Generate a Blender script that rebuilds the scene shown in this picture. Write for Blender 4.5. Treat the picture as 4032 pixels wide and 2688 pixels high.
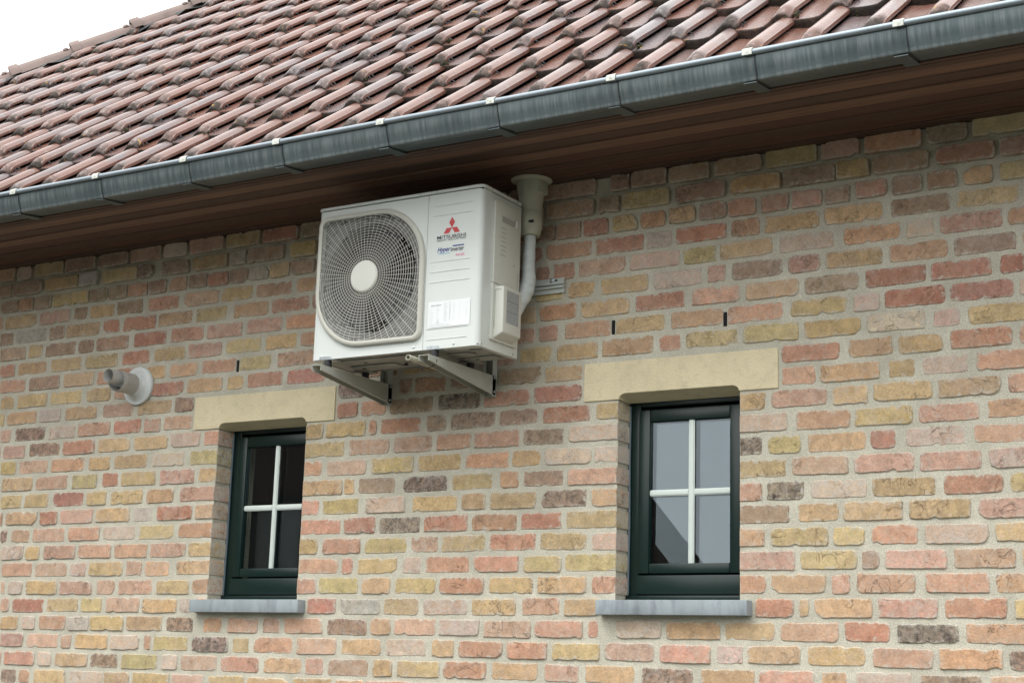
import bpy, bmesh, math, random
import numpy as np
from mathutils import Vector, Matrix, noise
random.seed(7)
for o in list(bpy.data.objects): bpy.data.objects.remove(o)
SC = bpy.context.scene
COL = SC.collection
PI = math.pi

# ------------------------------------------------------------------ camera
YAW, PITCH, ROLL, DIST, FPX = 0.55160621, 0.21082987, 0.0311172, 5.34378, 6193.83
cam_d = bpy.data.cameras.new('camera'); cam = bpy.data.objects.new('camera', cam_d); COL.objects.link(cam)
fw = Vector((-math.sin(YAW)*math.cos(PITCH), math.cos(YAW)*math.cos(PITCH), math.sin(PITCH)))
rt0 = Vector((math.cos(YAW), math.sin(YAW), 0)); up0 = rt0.cross(fw)
rt = rt0*math.cos(ROLL)+up0*math.sin(ROLL); upv = -rt0*math.sin(ROLL)+up0*math.cos(ROLL)
M = Matrix((rt, upv, -fw)).transposed().to_4x4(); M.translation = Vector((0, -DIST, 0))
cam.matrix_world = M
cam_d.sensor_width = 36; cam_d.lens = FPX/4032*36; cam_d.clip_start = .05; cam_d.clip_end = 400
SC.camera = cam
CAMP = Vector((0, -DIST, 0))
def project(p):
    d = Vector(p)-CAMP; w = d.dot(fw)
    return 2016+FPX*d.dot(rt)/w, 1344-FPX*d.dot(upv)/w, w

# ------------------------------------------------------------------ sky, sun, exposure
SUN_EL, SUN_AZ = math.radians(58), math.radians(200)     # azimuth from +Y clockwise
world = bpy.data.worlds.new('World'); SC.world = world; world.use_nodes = True
nt = world.node_tree; nt.nodes.clear()
wo = nt.nodes.new('ShaderNodeOutputWorld'); bg = nt.nodes.new('ShaderNodeBackground')
sky = nt.nodes.new('ShaderNodeTexSky'); sky.sky_type = 'NISHITA'; sky.sun_disc = False
sky.sun_elevation = SUN_EL; sky.sun_rotation = SUN_AZ; sky.dust_density = 4; sky.air_density = 1.0
hs = nt.nodes.new('ShaderNodeHueSaturation'); hs.inputs['Saturation'].default_value = .15
mx = nt.nodes.new('ShaderNodeMix'); mx.data_type = 'RGBA'; mx.inputs[0].default_value = .86
mx.inputs[7].default_value = (19.4, 19.5, 19.4, 1)       # closed pale cloud deck in front of the blue
nt.links.new(sky.outputs[0], hs.inputs['Color']); nt.links.new(hs.outputs[0], mx.inputs[6])
nt.links.new(mx.outputs[2], bg.inputs[0]); bg.inputs[1].default_value = .12
nt.links.new(bg.outputs[0], wo.inputs[0])
sd = bpy.data.lights.new('sun', 'SUN'); sd.energy = 1.5; sd.angle = math.radians(30); sd.color = (1, .97, .92)
sun = bpy.data.objects.new('sun', sd); COL.objects.link(sun)
sdir = Vector((math.sin(SUN_AZ)*math.cos(SUN_EL), math.cos(SUN_AZ)*math.cos(SUN_EL), math.sin(SUN_EL)))
sun.rotation_euler = sdir.to_track_quat('Z', 'Y').to_euler(); sun.location = (0, -6, 12)
SC.view_settings.view_transform = 'Standard'; SC.view_settings.look = 'None'
SC.view_settings.exposure = .25; SC.view_settings.gamma = 1; SC.view_settings.use_curve_mapping = False

# ------------------------------------------------------------------ helpers
def ob(name, me, parent=None, **props):
    o = bpy.data.objects.new(name, me); COL.objects.link(o)
    if parent is not None: o.parent = parent
    for k, v in props.items(): o[k] = v
    return o
def empty(name, loc=(0, 0, 0), **props):
    o = ob(name, None, **props); o.location = loc; return o
class MB:
    def __init__(s): s.v = []; s.f = []; s.a = []
    def add(s, vs, fs):
        n = len(s.v); s.v += [tuple(p) for p in vs]; s.f += [tuple(i+n for i in f) for f in fs]; return s
    def box(s, x0, x1, y0, y1, z0, z1):
        return s.add([(x0,y0,z0),(x1,y0,z0),(x1,y1,z0),(x0,y1,z0),(x0,y0,z1),(x1,y0,z1),(x1,y1,z1),(x0,y1,z1)],
                     [(0,3,2,1),(4,5,6,7),(0,1,5,4),(1,2,6,5),(2,3,7,6),(3,0,4,7)])
    def tube(s, pts, r, n=10, caps=True):
        pts = [Vector(p) for p in pts]; rs = r if isinstance(r, (list, tuple)) else [r]*len(pts)
        base = len(s.v); prev = None
        for i, p in enumerate(pts):
            t = (pts[min(i+1, len(pts)-1)]-pts[max(i-1, 0)]).normalized()
            if prev is None:
                a = Vector((0, 0, 1)) if abs(t.z) < .9 else Vector((1, 0, 0))
                u = t.cross(a).normalized()
            else: u = (prev-t*prev.dot(t)).normalized()
            prev = u; w = t.cross(u)
            for k in range(n):
                th = 2*PI*k/n; s.v.append(tuple(p+(u*math.cos(th)+w*math.sin(th))*rs[i]))
        for i in range(len(pts)-1):
            for k in range(n):
                a = base+i*n+k; b = base+i*n+(k+1) % n; s.f.append((a, b, b+n, a+n))
        if caps:
            s.f.append(tuple(base+k for k in range(n))[::-1]); s.f.append(tuple(base+(len(pts)-1)*n+k for k in range(n)))
        return s
    def lathe(s, prof, c, axis='y', n=24):
        # prof: (radius, distance along axis) ; open surface
        base = len(s.v)
        for r, d in prof:
            for k in range(n):
                th = 2*PI*k/n; a, b = r*math.cos(th), r*math.sin(th)
                s.v.append({'y': (c[0]+a, c[1]+d, c[2]+b), 'z': (c[0]+a, c[1]+b, c[2]+d), 'x': (c[0]+d, c[1]+a, c[2]+b)}[axis])
        for i in range(len(prof)-1):
            for k in range(n):
                a = base+i*n+k; b = base+i*n+(k+1) % n; s.f.append((a, b, b+n, a+n))
        return s
    def prism(s, poly, d0, d1, axis='y'):
        # poly 2D: for axis y -> (x,z); x -> (y,z); z -> (x,y)
        n = len(poly); mk = {'y': lambda p, d: (p[0], d, p[1]), 'x': lambda p, d: (d, p[0], p[1]), 'z': lambda p, d: (p[0], p[1], d)}[axis]
        return s.add([mk(p, d0) for p in poly]+[mk(p, d1) for p in poly],
                     [tuple(range(n)), tuple(range(2*n-1, n-1, -1))]+[(i, i+n, (i+1) % n+n, (i+1) % n) for i in range(n)])
    def mesh(s, name, mat, smooth=False, bevel=0, seg=2, angle=35, recalc=True):
        me = bpy.data.meshes.new(name); me.from_pydata(s.v, [], s.f)
        if recalc or bevel:
            bm = bmesh.new(); bm.from_mesh(me)
            bmesh.ops.recalc_face_normals(bm, faces=bm.faces)
            if bevel:
                ed = [e for e in bm.edges if len(e.link_faces) == 2 and e.calc_face_angle(0) > math.radians(40)]
                bmesh.ops.bevel(bm, geom=ed, offset=bevel, segments=seg, affect='EDGES', profile=.5, clamp_overlap=True)
            bm.to_mesh(me); bm.free()
        for m in (mat if isinstance(mat, (list, tuple)) else [mat]): me.materials.append(m)
        if smooth or bevel:
            me.polygons.foreach_set('use_smooth', [True]*len(me.polygons))
            try: me.set_sharp_from_angle(angle=math.radians(angle))
            except Exception: pass
        return me
    def build(s, name, mat, parent=None, smooth=False, bevel=0, seg=2, angle=35, recalc=True, **props):
        return ob(name, s.mesh(name, mat, smooth, bevel, seg, angle, recalc), parent, **props)
def rrect(x0, x1, z0, z1, r, n=6):
    # r: single or (bl, br, tr, tl)
    if not isinstance(r, (tuple, list)): r = (r,)*4
    out = []
    for (cx, cz, a0, rr) in ((x0+r[0], z0+r[0], PI, r[0]), (x1-r[1], z0+r[1], 1.5*PI, r[1]), (x1-r[2], z1-r[2], 0, r[2]), (x0+r[3], z1-r[3], .5*PI, r[3])):
        for k in range(n+1):
            a = a0+.5*PI*k/n; out.append((cx+rr*math.cos(a), cz+rr*math.sin(a)))
    return out

# ------------------------------------------------------------------ materials
def mat(name, col=(.5,.5,.5), rough=.6, metal=0, var=0, vscale=8, bump=0, bscale=120, coat=0, spec=.5, dirt=None, dscale=3, damt=.5, stretch=None, coords='Object', dark=None):
    m = bpy.data.materials.new(name); m.use_nodes = True; N = m.node_tree.nodes; L = m.node_tree.links
    p = N['Principled BSDF']; p.inputs['Roughness'].default_value = rough; p.inputs['Metallic'].default_value = metal
    p.inputs['Specular IOR Level'].default_value = spec; p.inputs['Coat Weight'].default_value = coat
    p.inputs['Base Color'].default_value = (*col, 1)
    tc = N.new('ShaderNodeTexCoord'); mp = N.new('ShaderNodeMapping'); L.new(tc.outputs[coords], mp.inputs[0])
    if stretch: mp.inputs['Scale'].default_value = stretch
    last = None
    if var:
        n = N.new('ShaderNodeTexNoise'); n.inputs['Scale'].default_value = vscale; n.inputs['Detail'].default_value = 6; L.new(mp.outputs[0], n.inputs[0])
        r = N.new('ShaderNodeMapRange'); r.inputs[1].default_value = .3; r.inputs[2].default_value = .7; r.inputs[3].default_value = 1-var; r.inputs[4].default_value = 1+var
        L.new(n.outputs[0], r.inputs[0])
        mm = N.new('ShaderNodeMix'); mm.data_type = 'RGBA'; mm.blend_type = 'MULTIPLY'; mm.inputs[0].default_value = 1; mm.inputs[6].default_value = (*col, 1)
        L.new(r.outputs[0], mm.inputs[7]); last = mm.outputs[2]
    if dirt:
        n = N.new('ShaderNodeTexNoise'); n.inputs['Scale'].default_value = dscale; n.inputs['Detail'].default_value = 8; n.inputs['Roughness'].default_value = .65; L.new(mp.outputs[0], n.inputs[0])
        r = N.new('ShaderNodeMapRange'); r.inputs[1].default_value = .5; r.inputs[2].default_value = .72; r.inputs[3].default_value = 0; r.inputs[4].default_value = damt
        L.new(n.outputs[0], r.inputs[0])
        mm = N.new('ShaderNodeMix'); mm.data_type = 'RGBA'; L.new(r.outputs[0], mm.inputs[0]); mm.inputs[7].default_value = (*dirt, 1)
        if last: L.new(last, mm.inputs[6])
        else: mm.inputs[6].default_value = (*col, 1)
        last = mm.outputs[2]
    if last: L.new(last, p.inputs['Base Color'])
    if bump:
        n = N.new('ShaderNodeTexNoise'); n.inputs['Scale'].default_value = bscale; n.inputs['Detail'].default_value = 5; L.new(mp.outputs[0], n.inputs[0])
        b = N.new('ShaderNodeBump'); b.inputs['Strength'].default_value = bump; b.inputs['Distance'].default_value = .004
        L.new(n.outputs[0], b.inputs['Height']); L.new(b.outputs[0], p.inputs['Normal'])
    return m

def brick_mat():
    m = bpy.data.materials.new('old_brick'); m.use_nodes = True; N = m.node_tree.nodes; L = m.node_tree.links
    p = N['Principled BSDF']; p.inputs['Roughness'].default_value = .95; p.inputs['Specular IOR Level'].default_value = .25
    at = N.new('ShaderNodeAttribute'); at.attribute_name = 'tint'
    st = N.new('ShaderNodeAttribute'); st.attribute_name = 'style'   # r white film, g black scorch, b second tone
    sp = N.new('ShaderNodeSeparateColor'); L.new(st.outputs['Color'], sp.inputs[0])
    geo = N.new('ShaderNodeNewGeometry')
    def nz(scale, detail=5, rough=.6, off=0, dist=0):
        mp = N.new('ShaderNodeMapping'); mp.inputs['Location'].default_value = (off, off*1.7, -off); L.new(geo.outputs['Position'], mp.inputs[0])
        n = N.new('ShaderNodeTexNoise'); n.inputs['Scale'].default_value = scale; n.inputs['Detail'].default_value = detail
        n.inputs['Roughness'].default_value = rough; n.inputs['Distortion'].default_value = dist; L.new(mp.outputs[0], n.inputs[0]); return n.outputs[0]
    def rng(x, a, b, c, d):
        r = N.new('ShaderNodeMapRange'); r.inputs[1].default_value = a; r.inputs[2].default_value = b; r.inputs[3].default_value = c; r.inputs[4].default_value = d
        L.new(x, r.inputs[0]); return r.outputs[0]
    def mul(a, b):
        r = N.new('ShaderNodeMath'); r.operation = 'MULTIPLY'; L.new(a, r.inputs[0]); L.new(b, r.inputs[1]); return r.outputs[0]
    def mix(f, a, b, mode='MIX'):
        x = N.new('ShaderNodeMix'); x.data_type = 'RGBA'; x.blend_type = mode
        if isinstance(f, float): x.inputs[0].default_value = f
        else: L.new(f, x.inputs[0])
        for s_, i in ((a, 6), (b, 7)):
            if isinstance(s_, tuple): x.inputs[i].default_value = s_
            else: L.new(s_, x.inputs[i])
        return x.outputs[2]
    c = at.outputs['Color']
    # tonal clouds
    c = mix(1.0, c, rng(nz(18, 6, .7), .3, .7, .72, 1.26), 'MULTIPLY')
    c = mix(1.0, c, rng(nz(110, 4, .75, 3), .3, .7, .80, 1.2), 'MULTIPLY')
    # second tone (pink to sand or back)
    c = mix(mul(rng(nz(9, 3, .6, 11, .6), .47, .56, 0, .75), sp.outputs[2]), c, (.53, .36, .25, 1))
    # scorched patches
    c = mix(mul(rng(nz(34, 8, .75, 5, .8), .42, .60, 0, 1), sp.outputs[1]), c, (.075, .060, .050, 1))
    # lime and mortar film
    c = mix(mul(rng(nz(26, 8, .78, 8, 1.2), .44, .64, 0, 1), sp.outputs[0]), c, (.56, .51, .45, 1))
    rim = N.new('ShaderNodeAttribute'); rim.attribute_name = 'rim'
    ad = N.new('ShaderNodeMath'); ad.operation = 'MULTIPLY_ADD'; L.new(rng(rim.outputs['Fac'], .25, 1, 0, 1), ad.inputs[0]); ad.inputs[1].default_value = .26; L.new(nz(42, 6, .75, 17, .8), ad.inputs[2])
    c = mix(rng(ad.outputs[0], .67, .80, 0, .8), c, (.57, .54, .47, 1))
    # sparse lime flecks everywhere
    c = mix(rng(nz(60, 6, .8, 21, .4), .60, .70, 0, .55), c, (.55, .50, .43, 1))
    # pits
    c = mix(rng(nz(120, 3, .6, 31), .66, .74, 0, .6), c, (.10, .075, .06, 1))
    # creases and folds pressed into the clay
    def m2(op, a, b):
        r = N.new('ShaderNodeMath'); r.operation = op
        for s_, i in ((a, 0), (b, 1)):
            if isinstance(s_, (int, float)): r.inputs[i].default_value = s_
            else: L.new(s_, r.inputs[i])
        return r.outputs[0]
    cr_ = m2('ABSOLUTE', m2('SUBTRACT', nz(11, 4, .6, 41, 1.2), .5), 0)
    crk = m2('MULTIPLY', rng(cr_, 0, .012, 1, 0), rng(nz(7, 2, .5, 52), .54, .60, 0, 1))
    c = mix(m2('MULTIPLY', crk, .5), c, (.12, .085, .06, 1))
    L.new(c, p.inputs['Base Color'])
    b1 = N.new('ShaderNodeBump'); b1.inputs['Strength'].default_value = .8; b1.inputs['Distance'].default_value = .004
    h = N.new('ShaderNodeMath'); h.operation = 'MULTIPLY_ADD'; L.new(nz(45, 6, .7, 2, .5), h.inputs[0]); h.inputs[1].default_value = 1.0; L.new(rng(nz(170, 4, .7, 7), 0, 1, 0, .5), h.inputs[2])
    L.new(m2('SUBTRACT', h.outputs[0], m2('MULTIPLY', crk, .8)), b1.inputs['Height']); L.new(b1.outputs[0], p.inputs['Normal'])
    return m

def mortar_mat():
    m = bpy.data.materials.new('lime_mortar'); m.use_nodes = True; N = m.node_tree.nodes; L = m.node_tree.links
    p = N['Principled BSDF']; p.inputs['Roughness'].default_value = .95; p.inputs['Specular IOR Level'].default_value = .2
    g = N.new('ShaderNodeNewGeometry')
    n1 = N.new('ShaderNodeTexNoise'); n1.inputs['Scale'].default_value = 5; n1.inputs['Detail'].default_value = 8; n1.inputs['Roughness'].default_value = .7
    n2 = N.new('ShaderNodeTexNoise'); n2.inputs['Scale'].default_value = 220; n2.inputs['Detail'].default_value = 3
    n3 = N.new('ShaderNodeTexNoise'); n3.inputs['Scale'].default_value = 40; n3.inputs['Detail'].default_value = 8; n3.inputs['Roughness'].default_value = .8
    for n in (n1, n2, n3): L.new(g.outputs['Position'], n.inputs[0])
    r = N.new('ShaderNodeValToRGB'); r.color_ramp.elements[0].position = .3; r.color_ramp.elements[0].color = (.46, .44, .36, 1)
    r.color_ramp.elements[1].position = .7; r.color_ramp.elements[1].color = (.66, .635, .53, 1); L.new(n1.outputs[0], r.inputs[0])
    q = N.new('ShaderNodeMapRange'); q.inputs[1].default_value = .25; q.inputs[2].default_value = .75; q.inputs[3].default_value = .72; q.inputs[4].default_value = 1.28; L.new(n2.outputs[0], q.inputs[0])
    x = N.new('ShaderNodeMix'); x.data_type = 'RGBA'; x.blend_type = 'MULTIPLY'; x.inputs[0].default_value = 1; L.new(r.outputs[0], x.inputs[6]); L.new(q.outputs[0], x.inputs[7])
    q2 = N.new('ShaderNodeMapRange'); q2.inputs[1].default_value = .63; q2.inputs[2].default_value = .75; q2.inputs[3].default_value = 0; q2.inputs[4].default_value = .8; L.new(n3.outputs[0], q2.inputs[0])
    y = N.new('ShaderNodeMix'); y.data_type = 'RGBA'; L.new(q2.outputs[0], y.inputs[0]); L.new(x.outputs[2], y.inputs[6]); y.inputs[7].default_value = (.13, .12, .10, 1)
    L.new(y.outputs[2], p.inputs['Base Color'])
    b = N.new('ShaderNodeBump'); b.inputs['Strength'].default_value = .8; b.inputs['Distance'].default_value = .005
    h = N.new('ShaderNodeMath'); h.operation = 'MULTIPLY_ADD'; L.new(n2.outputs[0], h.inputs[0]); h.inputs[1].default_value = .5; L.new(n3.outputs[0], h.inputs[2])
    L.new(h.outputs[0], b.inputs['Height']); L.new(b.outputs[0], p.inputs['Normal'])
    return m

def tile_mat():
    m = bpy.data.materials.new('clay_roof_tile'); m.use_nodes = True; N = m.node_tree.nodes; L = m.node_tree.links
    p = N['Principled BSDF']; p.inputs['Roughness'].default_value = .3; p.inputs['Specular IOR Level'].default_value = .6
    g = N.new('ShaderNodeNewGeometry'); at = N.new('ShaderNodeAttribute'); at.attribute_name = 'tile'   # r tone, g distance from nose, b soot plus painted gap shade
    sp = N.new('ShaderNodeSeparateColor'); L.new(at.outputs['Color'], sp.inputs[0])
    def nz(scale, detail=5, rough=.6, dist=0, off=0, st=(1, 1, 1)):
        mp = N.new('ShaderNodeMapping'); mp.inputs['Location'].default_value = (off, off, off); mp.inputs['Scale'].default_value = st; L.new(g.outputs['Position'], mp.inputs[0])
        n = N.new('ShaderNodeTexNoise'); n.inputs['Scale'].default_value = scale; n.inputs['Detail'].default_value = detail; n.inputs['Roughness'].default_value = rough
        n.inputs['Distortion'].default_value = dist; L.new(mp.outputs[0], n.inputs[0]); return n.outputs[0]
    def rng(x, a, b, c, d):
        r = N.new('ShaderNodeMapRange'); r.inputs[1].default_value = a; r.inputs[2].default_value = b; r.inputs[3].default_value = c; r.inputs[4].default_value = d
        L.new(x, r.inputs[0]); return r.outputs[0]
    def ma(op, a, b):
        r = N.new('ShaderNodeMath'); r.operation = op
        for s_, i in ((a, 0), (b, 1)):
            if isinstance(s_, (int, float)): r.inputs[i].default_value = s_
            else: L.new(s_, r.inputs[i])
        return r.outputs[0]
    def mix(f, a, b):
        x = N.new('ShaderNodeMix'); x.data_type = 'RGBA'; L.new(f, x.inputs[0]) if not isinstance(f, float) else setattr(x.inputs[0], 'default_value', f)
        for s_, i in ((a, 6), (b, 7)):
            if isinstance(s_, tuple): x.inputs[i].default_value = s_
            else: L.new(s_, x.inputs[i])
        return x.outputs[2]
    tone = ma('ADD', rng(nz(7, 3, .5, .5), .3, .7, -.45, .45), sp.outputs[0])
    c = mix(rng(tone, .3, .8, 0, 1), (.170, .082, .062, 1), (.145, .120, .124, 1))
    c = mix(rng(nz(5, 3, .6, 0, 9, (1, .25, .25)), .42, .56, 0, .6), c, (.195, .11, .088, 1))
    # speckle of lichen and grit, darker
    c = mix(rng(nz(85, 5, .75, .6, 4), .60, .66, 0, .8), c, (.10, .085, .075, 1))
    c = mix(rng(nz(240, 3, .7, 0, 2), .64, .72, 0, .5), c, (.12, .10, .09, 1))
    c = mix(rng(nz(20, 5, .6, .4, 14), .60, .70, 0, .35), c, (.30, .28, .25, 1))
    # soot and algae at the nose, painted shade under the roll
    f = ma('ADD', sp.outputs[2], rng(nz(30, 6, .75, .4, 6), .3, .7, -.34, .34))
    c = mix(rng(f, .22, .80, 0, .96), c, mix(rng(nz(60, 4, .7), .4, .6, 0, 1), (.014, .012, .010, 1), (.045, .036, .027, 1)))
    # orange lichen rosettes
    f2 = ma('MULTIPLY', rng(nz(30, 4, .7, .8, 33), .66, .70, 0, 1), rng(sp.outputs[1], .05, .35, 1, 0))
    c = mix(f2, c, (.45, .25, .03, 1))
    L.new(c, p.inputs['Base Color'])
    L.new(rng(f, .3, .7, .24, .85), p.inputs['Roughness'])
    b = N.new('ShaderNodeBump'); b.inputs['Strength'].default_value = .35; b.inputs['Distance'].default_value = .003
    h = ma('ADD', nz(50, 5, .7, 0, 5), ma('MULTIPLY', nz(160, 3, .6), .5)); L.new(h, b.inputs['Height']); L.new(b.outputs[0], p.inputs['Normal'])
    return m

def zinc_mat():
    m = bpy.data.materials.new('weathered_zinc'); m.use_nodes = True; N = m.node_tree.nodes; L = m.node_tree.links
    p = N['Principled BSDF']; p.inputs['Metallic'].default_value = .35; p.inputs['Roughness'].default_value = .42
    tc = N.new('ShaderNodeTexCoord')
    mp = N.new('ShaderNodeMapping'); mp.inputs['Scale'].default_value = (40, 2.0, 2.2); L.new(tc.outputs['Object'], mp.inputs[0])
    n = N.new('ShaderNodeTexNoise'); n.inputs['Scale'].default_value = 1.4; n.inputs['Detail'].default_value = 4; n.inputs['Roughness'].default_value = .65; n.inputs['Distortion'].default_value = .5; L.new(mp.outputs[0], n.inputs[0])
    at = N.new('ShaderNodeAttribute'); at.attribute_name = 'streak_highlight'
    r = N.new('ShaderNodeMapRange'); r.inputs[1].default_value = .42; r.inputs[2].default_value = .60; L.new(n.outputs[0], r.inputs[0])
    mu = N.new('ShaderNodeMath'); mu.operation = 'MULTIPLY'; L.new(r.outputs[0], mu.inputs[0]); L.new(at.outputs['Fac'], mu.inputs[1])
    x = N.new('ShaderNodeMix'); x.data_type = 'RGBA'; sb_ = N.new('ShaderNodeMath'); sb_.operation = 'SUBTRACT'; sb_.use_clamp = True; L.new(at.outputs['Fac'], sb_.inputs[0]); sb_.inputs[1].default_value = 1
    mxx = N.new('ShaderNodeMath'); mxx.operation = 'MAXIMUM'; L.new(mu.outputs[0], mxx.inputs[0]); L.new(sb_.outputs[0], mxx.inputs[1]); mxx.use_clamp = True
    L.new(mxx.outputs[0], x.inputs[0]); x.inputs[6].default_value = (.098, .128, .136, 1); x.inputs[7].default_value = (.185, .218, .225, 1)
    n2 = N.new('ShaderNodeTexNoise'); n2.inputs['Scale'].default_value = 6; n2.inputs['Detail'].default_value = 5; L.new(tc.outputs['Object'], n2.inputs[0])
    r2 = N.new('ShaderNodeMapRange'); r2.inputs[1].default_value = .3; r2.inputs[2].default_value = .7; r2.inputs[3].default_value = .85; r2.inputs[4].default_value = 1.15; L.new(n2.outputs[0], r2.inputs[0])
    y = N.new('ShaderNodeMix'); y.data_type = 'RGBA'; y.blend_type = 'MULTIPLY'; y.inputs[0].default_value = 1; L.new(x.outputs[2], y.inputs[6]); L.new(r2.outputs[0], y.inputs[7])
    bd = N.new('ShaderNodeMapRange'); bd.inputs[1].default_value = 1.6; bd.inputs[2].default_value = 1.75; L.new(at.outputs['Fac'], bd.inputs[0])
    z_ = N.new('ShaderNodeMix'); z_.data_type = 'RGBA'; L.new(bd.outputs[0], z_.inputs[0]); L.new(y.outputs[2], z_.inputs[6]); z_.inputs[7].default_value = (.27, .32, .36, 1)  # bright highlight line of the bead, painted as a lighter colour
    L.new(z_.outputs[2], p.inputs['Base Color'])
    b = N.new('ShaderNodeBump'); b.inputs['Strength'].default_value = .12; b.inputs['Distance'].default_value = .004; L.new(n2.outputs[0], b.inputs['Height']); L.new(b.outputs[0], p.inputs['Normal'])
    return m

def pane_mat(name, refl, tint=(.93, .96, .95)):
    m = bpy.data.materials.new(name); m.use_nodes = True; N = m.node_tree.nodes; L = m.node_tree.links; N.clear()
    o = N.new('ShaderNodeOutputMaterial'); t = N.new('ShaderNodeBsdfTransparent'); t.inputs[0].default_value = (*tint, 1)
    g = N.new('ShaderNodeBsdfGlossy'); g.inputs['Roughness'].default_value = .004; g.inputs[0].default_value = (.80, .92, 1, 1)
    x = N.new('ShaderNodeMixShader'); x.inputs[0].default_value = refl
    L.new(t.outputs[0], x.inputs[1]); L.new(g.outputs[0], x.inputs[2]); L.new(x.outputs[0], o.inputs[0]); return m

M_BRICK = brick_mat(); M_MORTAR = mortar_mat(); M_TILE = tile_mat(); M_ZINC = zinc_mat()
M_WOOD = mat('stained_cedar', (.17, .092, .060), .55, var=.28, vscale=3, stretch=(1, 26, 26), bump=.25, bscale=9)
M_WOOD2 = mat('stained_cedar_dull', (.085, .046, .032), .6, var=.25, vscale=3, stretch=(1, 26, 26), bump=.25, bscale=9)
M_WOOD3 = mat('stained_cedar_red', (.10, .047, .033), .6, var=.25, vscale=3, stretch=(1, 26, 26), bump=.25, bscale=9)
M_DARK = mat('dark_void', (.012, .012, .012), .9)
M_STONE = mat('sandstone', (.74, .65, .435), .85, var=.07, vscale=5, bump=.6, bscale=110, dirt=(.50, .43, .30), dscale=22, damt=.45)
M_BLUE = mat('bluestone', (.305, .35, .375), .7, var=.14, vscale=9, bump=.25, bscale=130, dirt=(.15, .17, .20), dscale=14, damt=.7, stretch=(1.6, 1, .5))
M_GREEN = mat('dark_green_lacquer', (.004, .020, .017), .34, var=.05, vscale=30, bump=.05, bscale=300)
M_WHITE = mat('white_glazing_bar', (.72, .80, .76), .45, var=.02)
M_AC = mat('ivory_powder_coat', (.65, .69, .665), .38, var=.025, vscale=3, bump=.06, bscale=500, coat=.1, dirt=(.58, .59, .54), dscale=2.2, damt=.25)
M_AC2 = mat('ivory_plastic', (.62, .63, .57), .5, var=.025, vscale=4, bump=.05, bscale=400)
M_RING = mat('guard_frame_plastic', (.50, .50, .445), .5, var=.03)
M_GUARD = mat('guard_plastic', (.58, .58, .53), .5, var=.05, vscale=20)
M_FIN = mat('fan_shroud_grey', (.20, .205, .195), .6, var=.1, vscale=12)
M_FAN = mat('fan_blade_grey', (.045, .048, .05), .5)
M_RUB = mat('black_rubber', (.015, .016, .02), .6)
M_STEEL = mat('bright_zinc_bolt', (.55, .60, .62), .35, metal=.8, var=.1, vscale=60)
M_BRK = mat('grey_coated_bracket', (.43, .445, .40), .42, var=.06, vscale=8, bump=.05, bscale=200)
M_PAN = mat('base_pan_grey', (.30, .31, .28), .45, var=.12, vscale=14, dirt=(.14, .13, .11), dscale=18, damt=.6)
M_RAIL = mat('light_grey_rail', (.56, .60, .57), .4, var=.04)
M_PVC = mat('cream_pvc', (.43, .43, .34), .45, var=.04, vscale=12)
M_TAPE = mat('white_wrap_tape', (.58, .63, .62), .4, var=.10, vscale=25, bump=1.0, bscale=28, stretch=(1, 1, 2.2))
M_FLUE = mat('flue_grey_enamel', (.44, .44, .42), .35, var=.06, vscale=14, bump=.06, bscale=120)
M_FLW = mat('flue_flange_white', (.66, .69, .68), .4, var=.03)
M_CLIP = mat('gutter_clip_metal', (.52, .54, .49), .5, var=.2, vscale=80)
M_HIP = mat('hip_tile_clay', (.19, .14, .125), .7, var=.2, vscale=7, bump=.3, bscale=60, dirt=(.15, .125, .11), dscale=14, damt=.7)
M_LEAD = mat('black_hip_strip', (.028, .032, .034), .6, bump=.6, bscale=30)
M_MOSS = mat('moss', (.035, .038, .015), .95, var=.5, vscale=60, bump=1, bscale=90)
M_RED = mat('print_red', (.56, .055, .06), .5); M_INK = mat('print_charcoal', (.045, .055, .07), .5)
M_NAVY = mat('print_blue', (.03, .06, .27), .5); M_PINK = mat('print_pink', (.80, .25, .42), .5); M_CYAN = mat('print_pale_blue', (.30, .60, .80), .5)
M_PAPER = mat('white_label', (.80, .83, .84), .45); M_GLAB = mat('grey_label', (.30, .32, .33), .5); M_FAINT = mat('print_faint_grey', (.60, .63, .65), .5)
M_EMB = mat('moulded_mark_grey', (.40, .41, .37), .5)
M_GROUND = mat('dark_driveway', (.060, .062, .050), .9, var=.25, vscale=2, bump=.8, bscale=40)
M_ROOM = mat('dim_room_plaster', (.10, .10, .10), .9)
M_P_OUT = pane_mat('outer_pane_glass', .082); M_P_IN = pane_mat('inner_pane_glass', .07)
M_FARB = mat('neighbour_brick', (.065, .045, .038), .9, var=.3, vscale=2, dirt=(.07, .05, .045), dscale=3, damt=.7)
M_FART = mat('neighbour_roof', (.045, .038, .035), .8, var=.3, vscale=3)
M_SILI = mat('grey_sealant', (.12, .16, .19), .5)

# ================================================================== HOUSE
SX0, SX1 = -9.4, 1.6                    # the stretch of wall that gets bricks
WX = (-4.841, -2.797); WW = .508; ZS, ZB, ZT = .3015, 1.071, 1.2206
ZSOF = 1.98; GZ = -1.65
house = empty('brick_house', (-5, 0, GZ), label='long brick house with a pan-tiled hip roof, zinc gutter and two small dark green windows', category='house')
def hp(o):           # parent to the house keeping world placement
    o.parent = house; o.matrix_parent_inverse = Matrix.Translation(-house.location); return o

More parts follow.
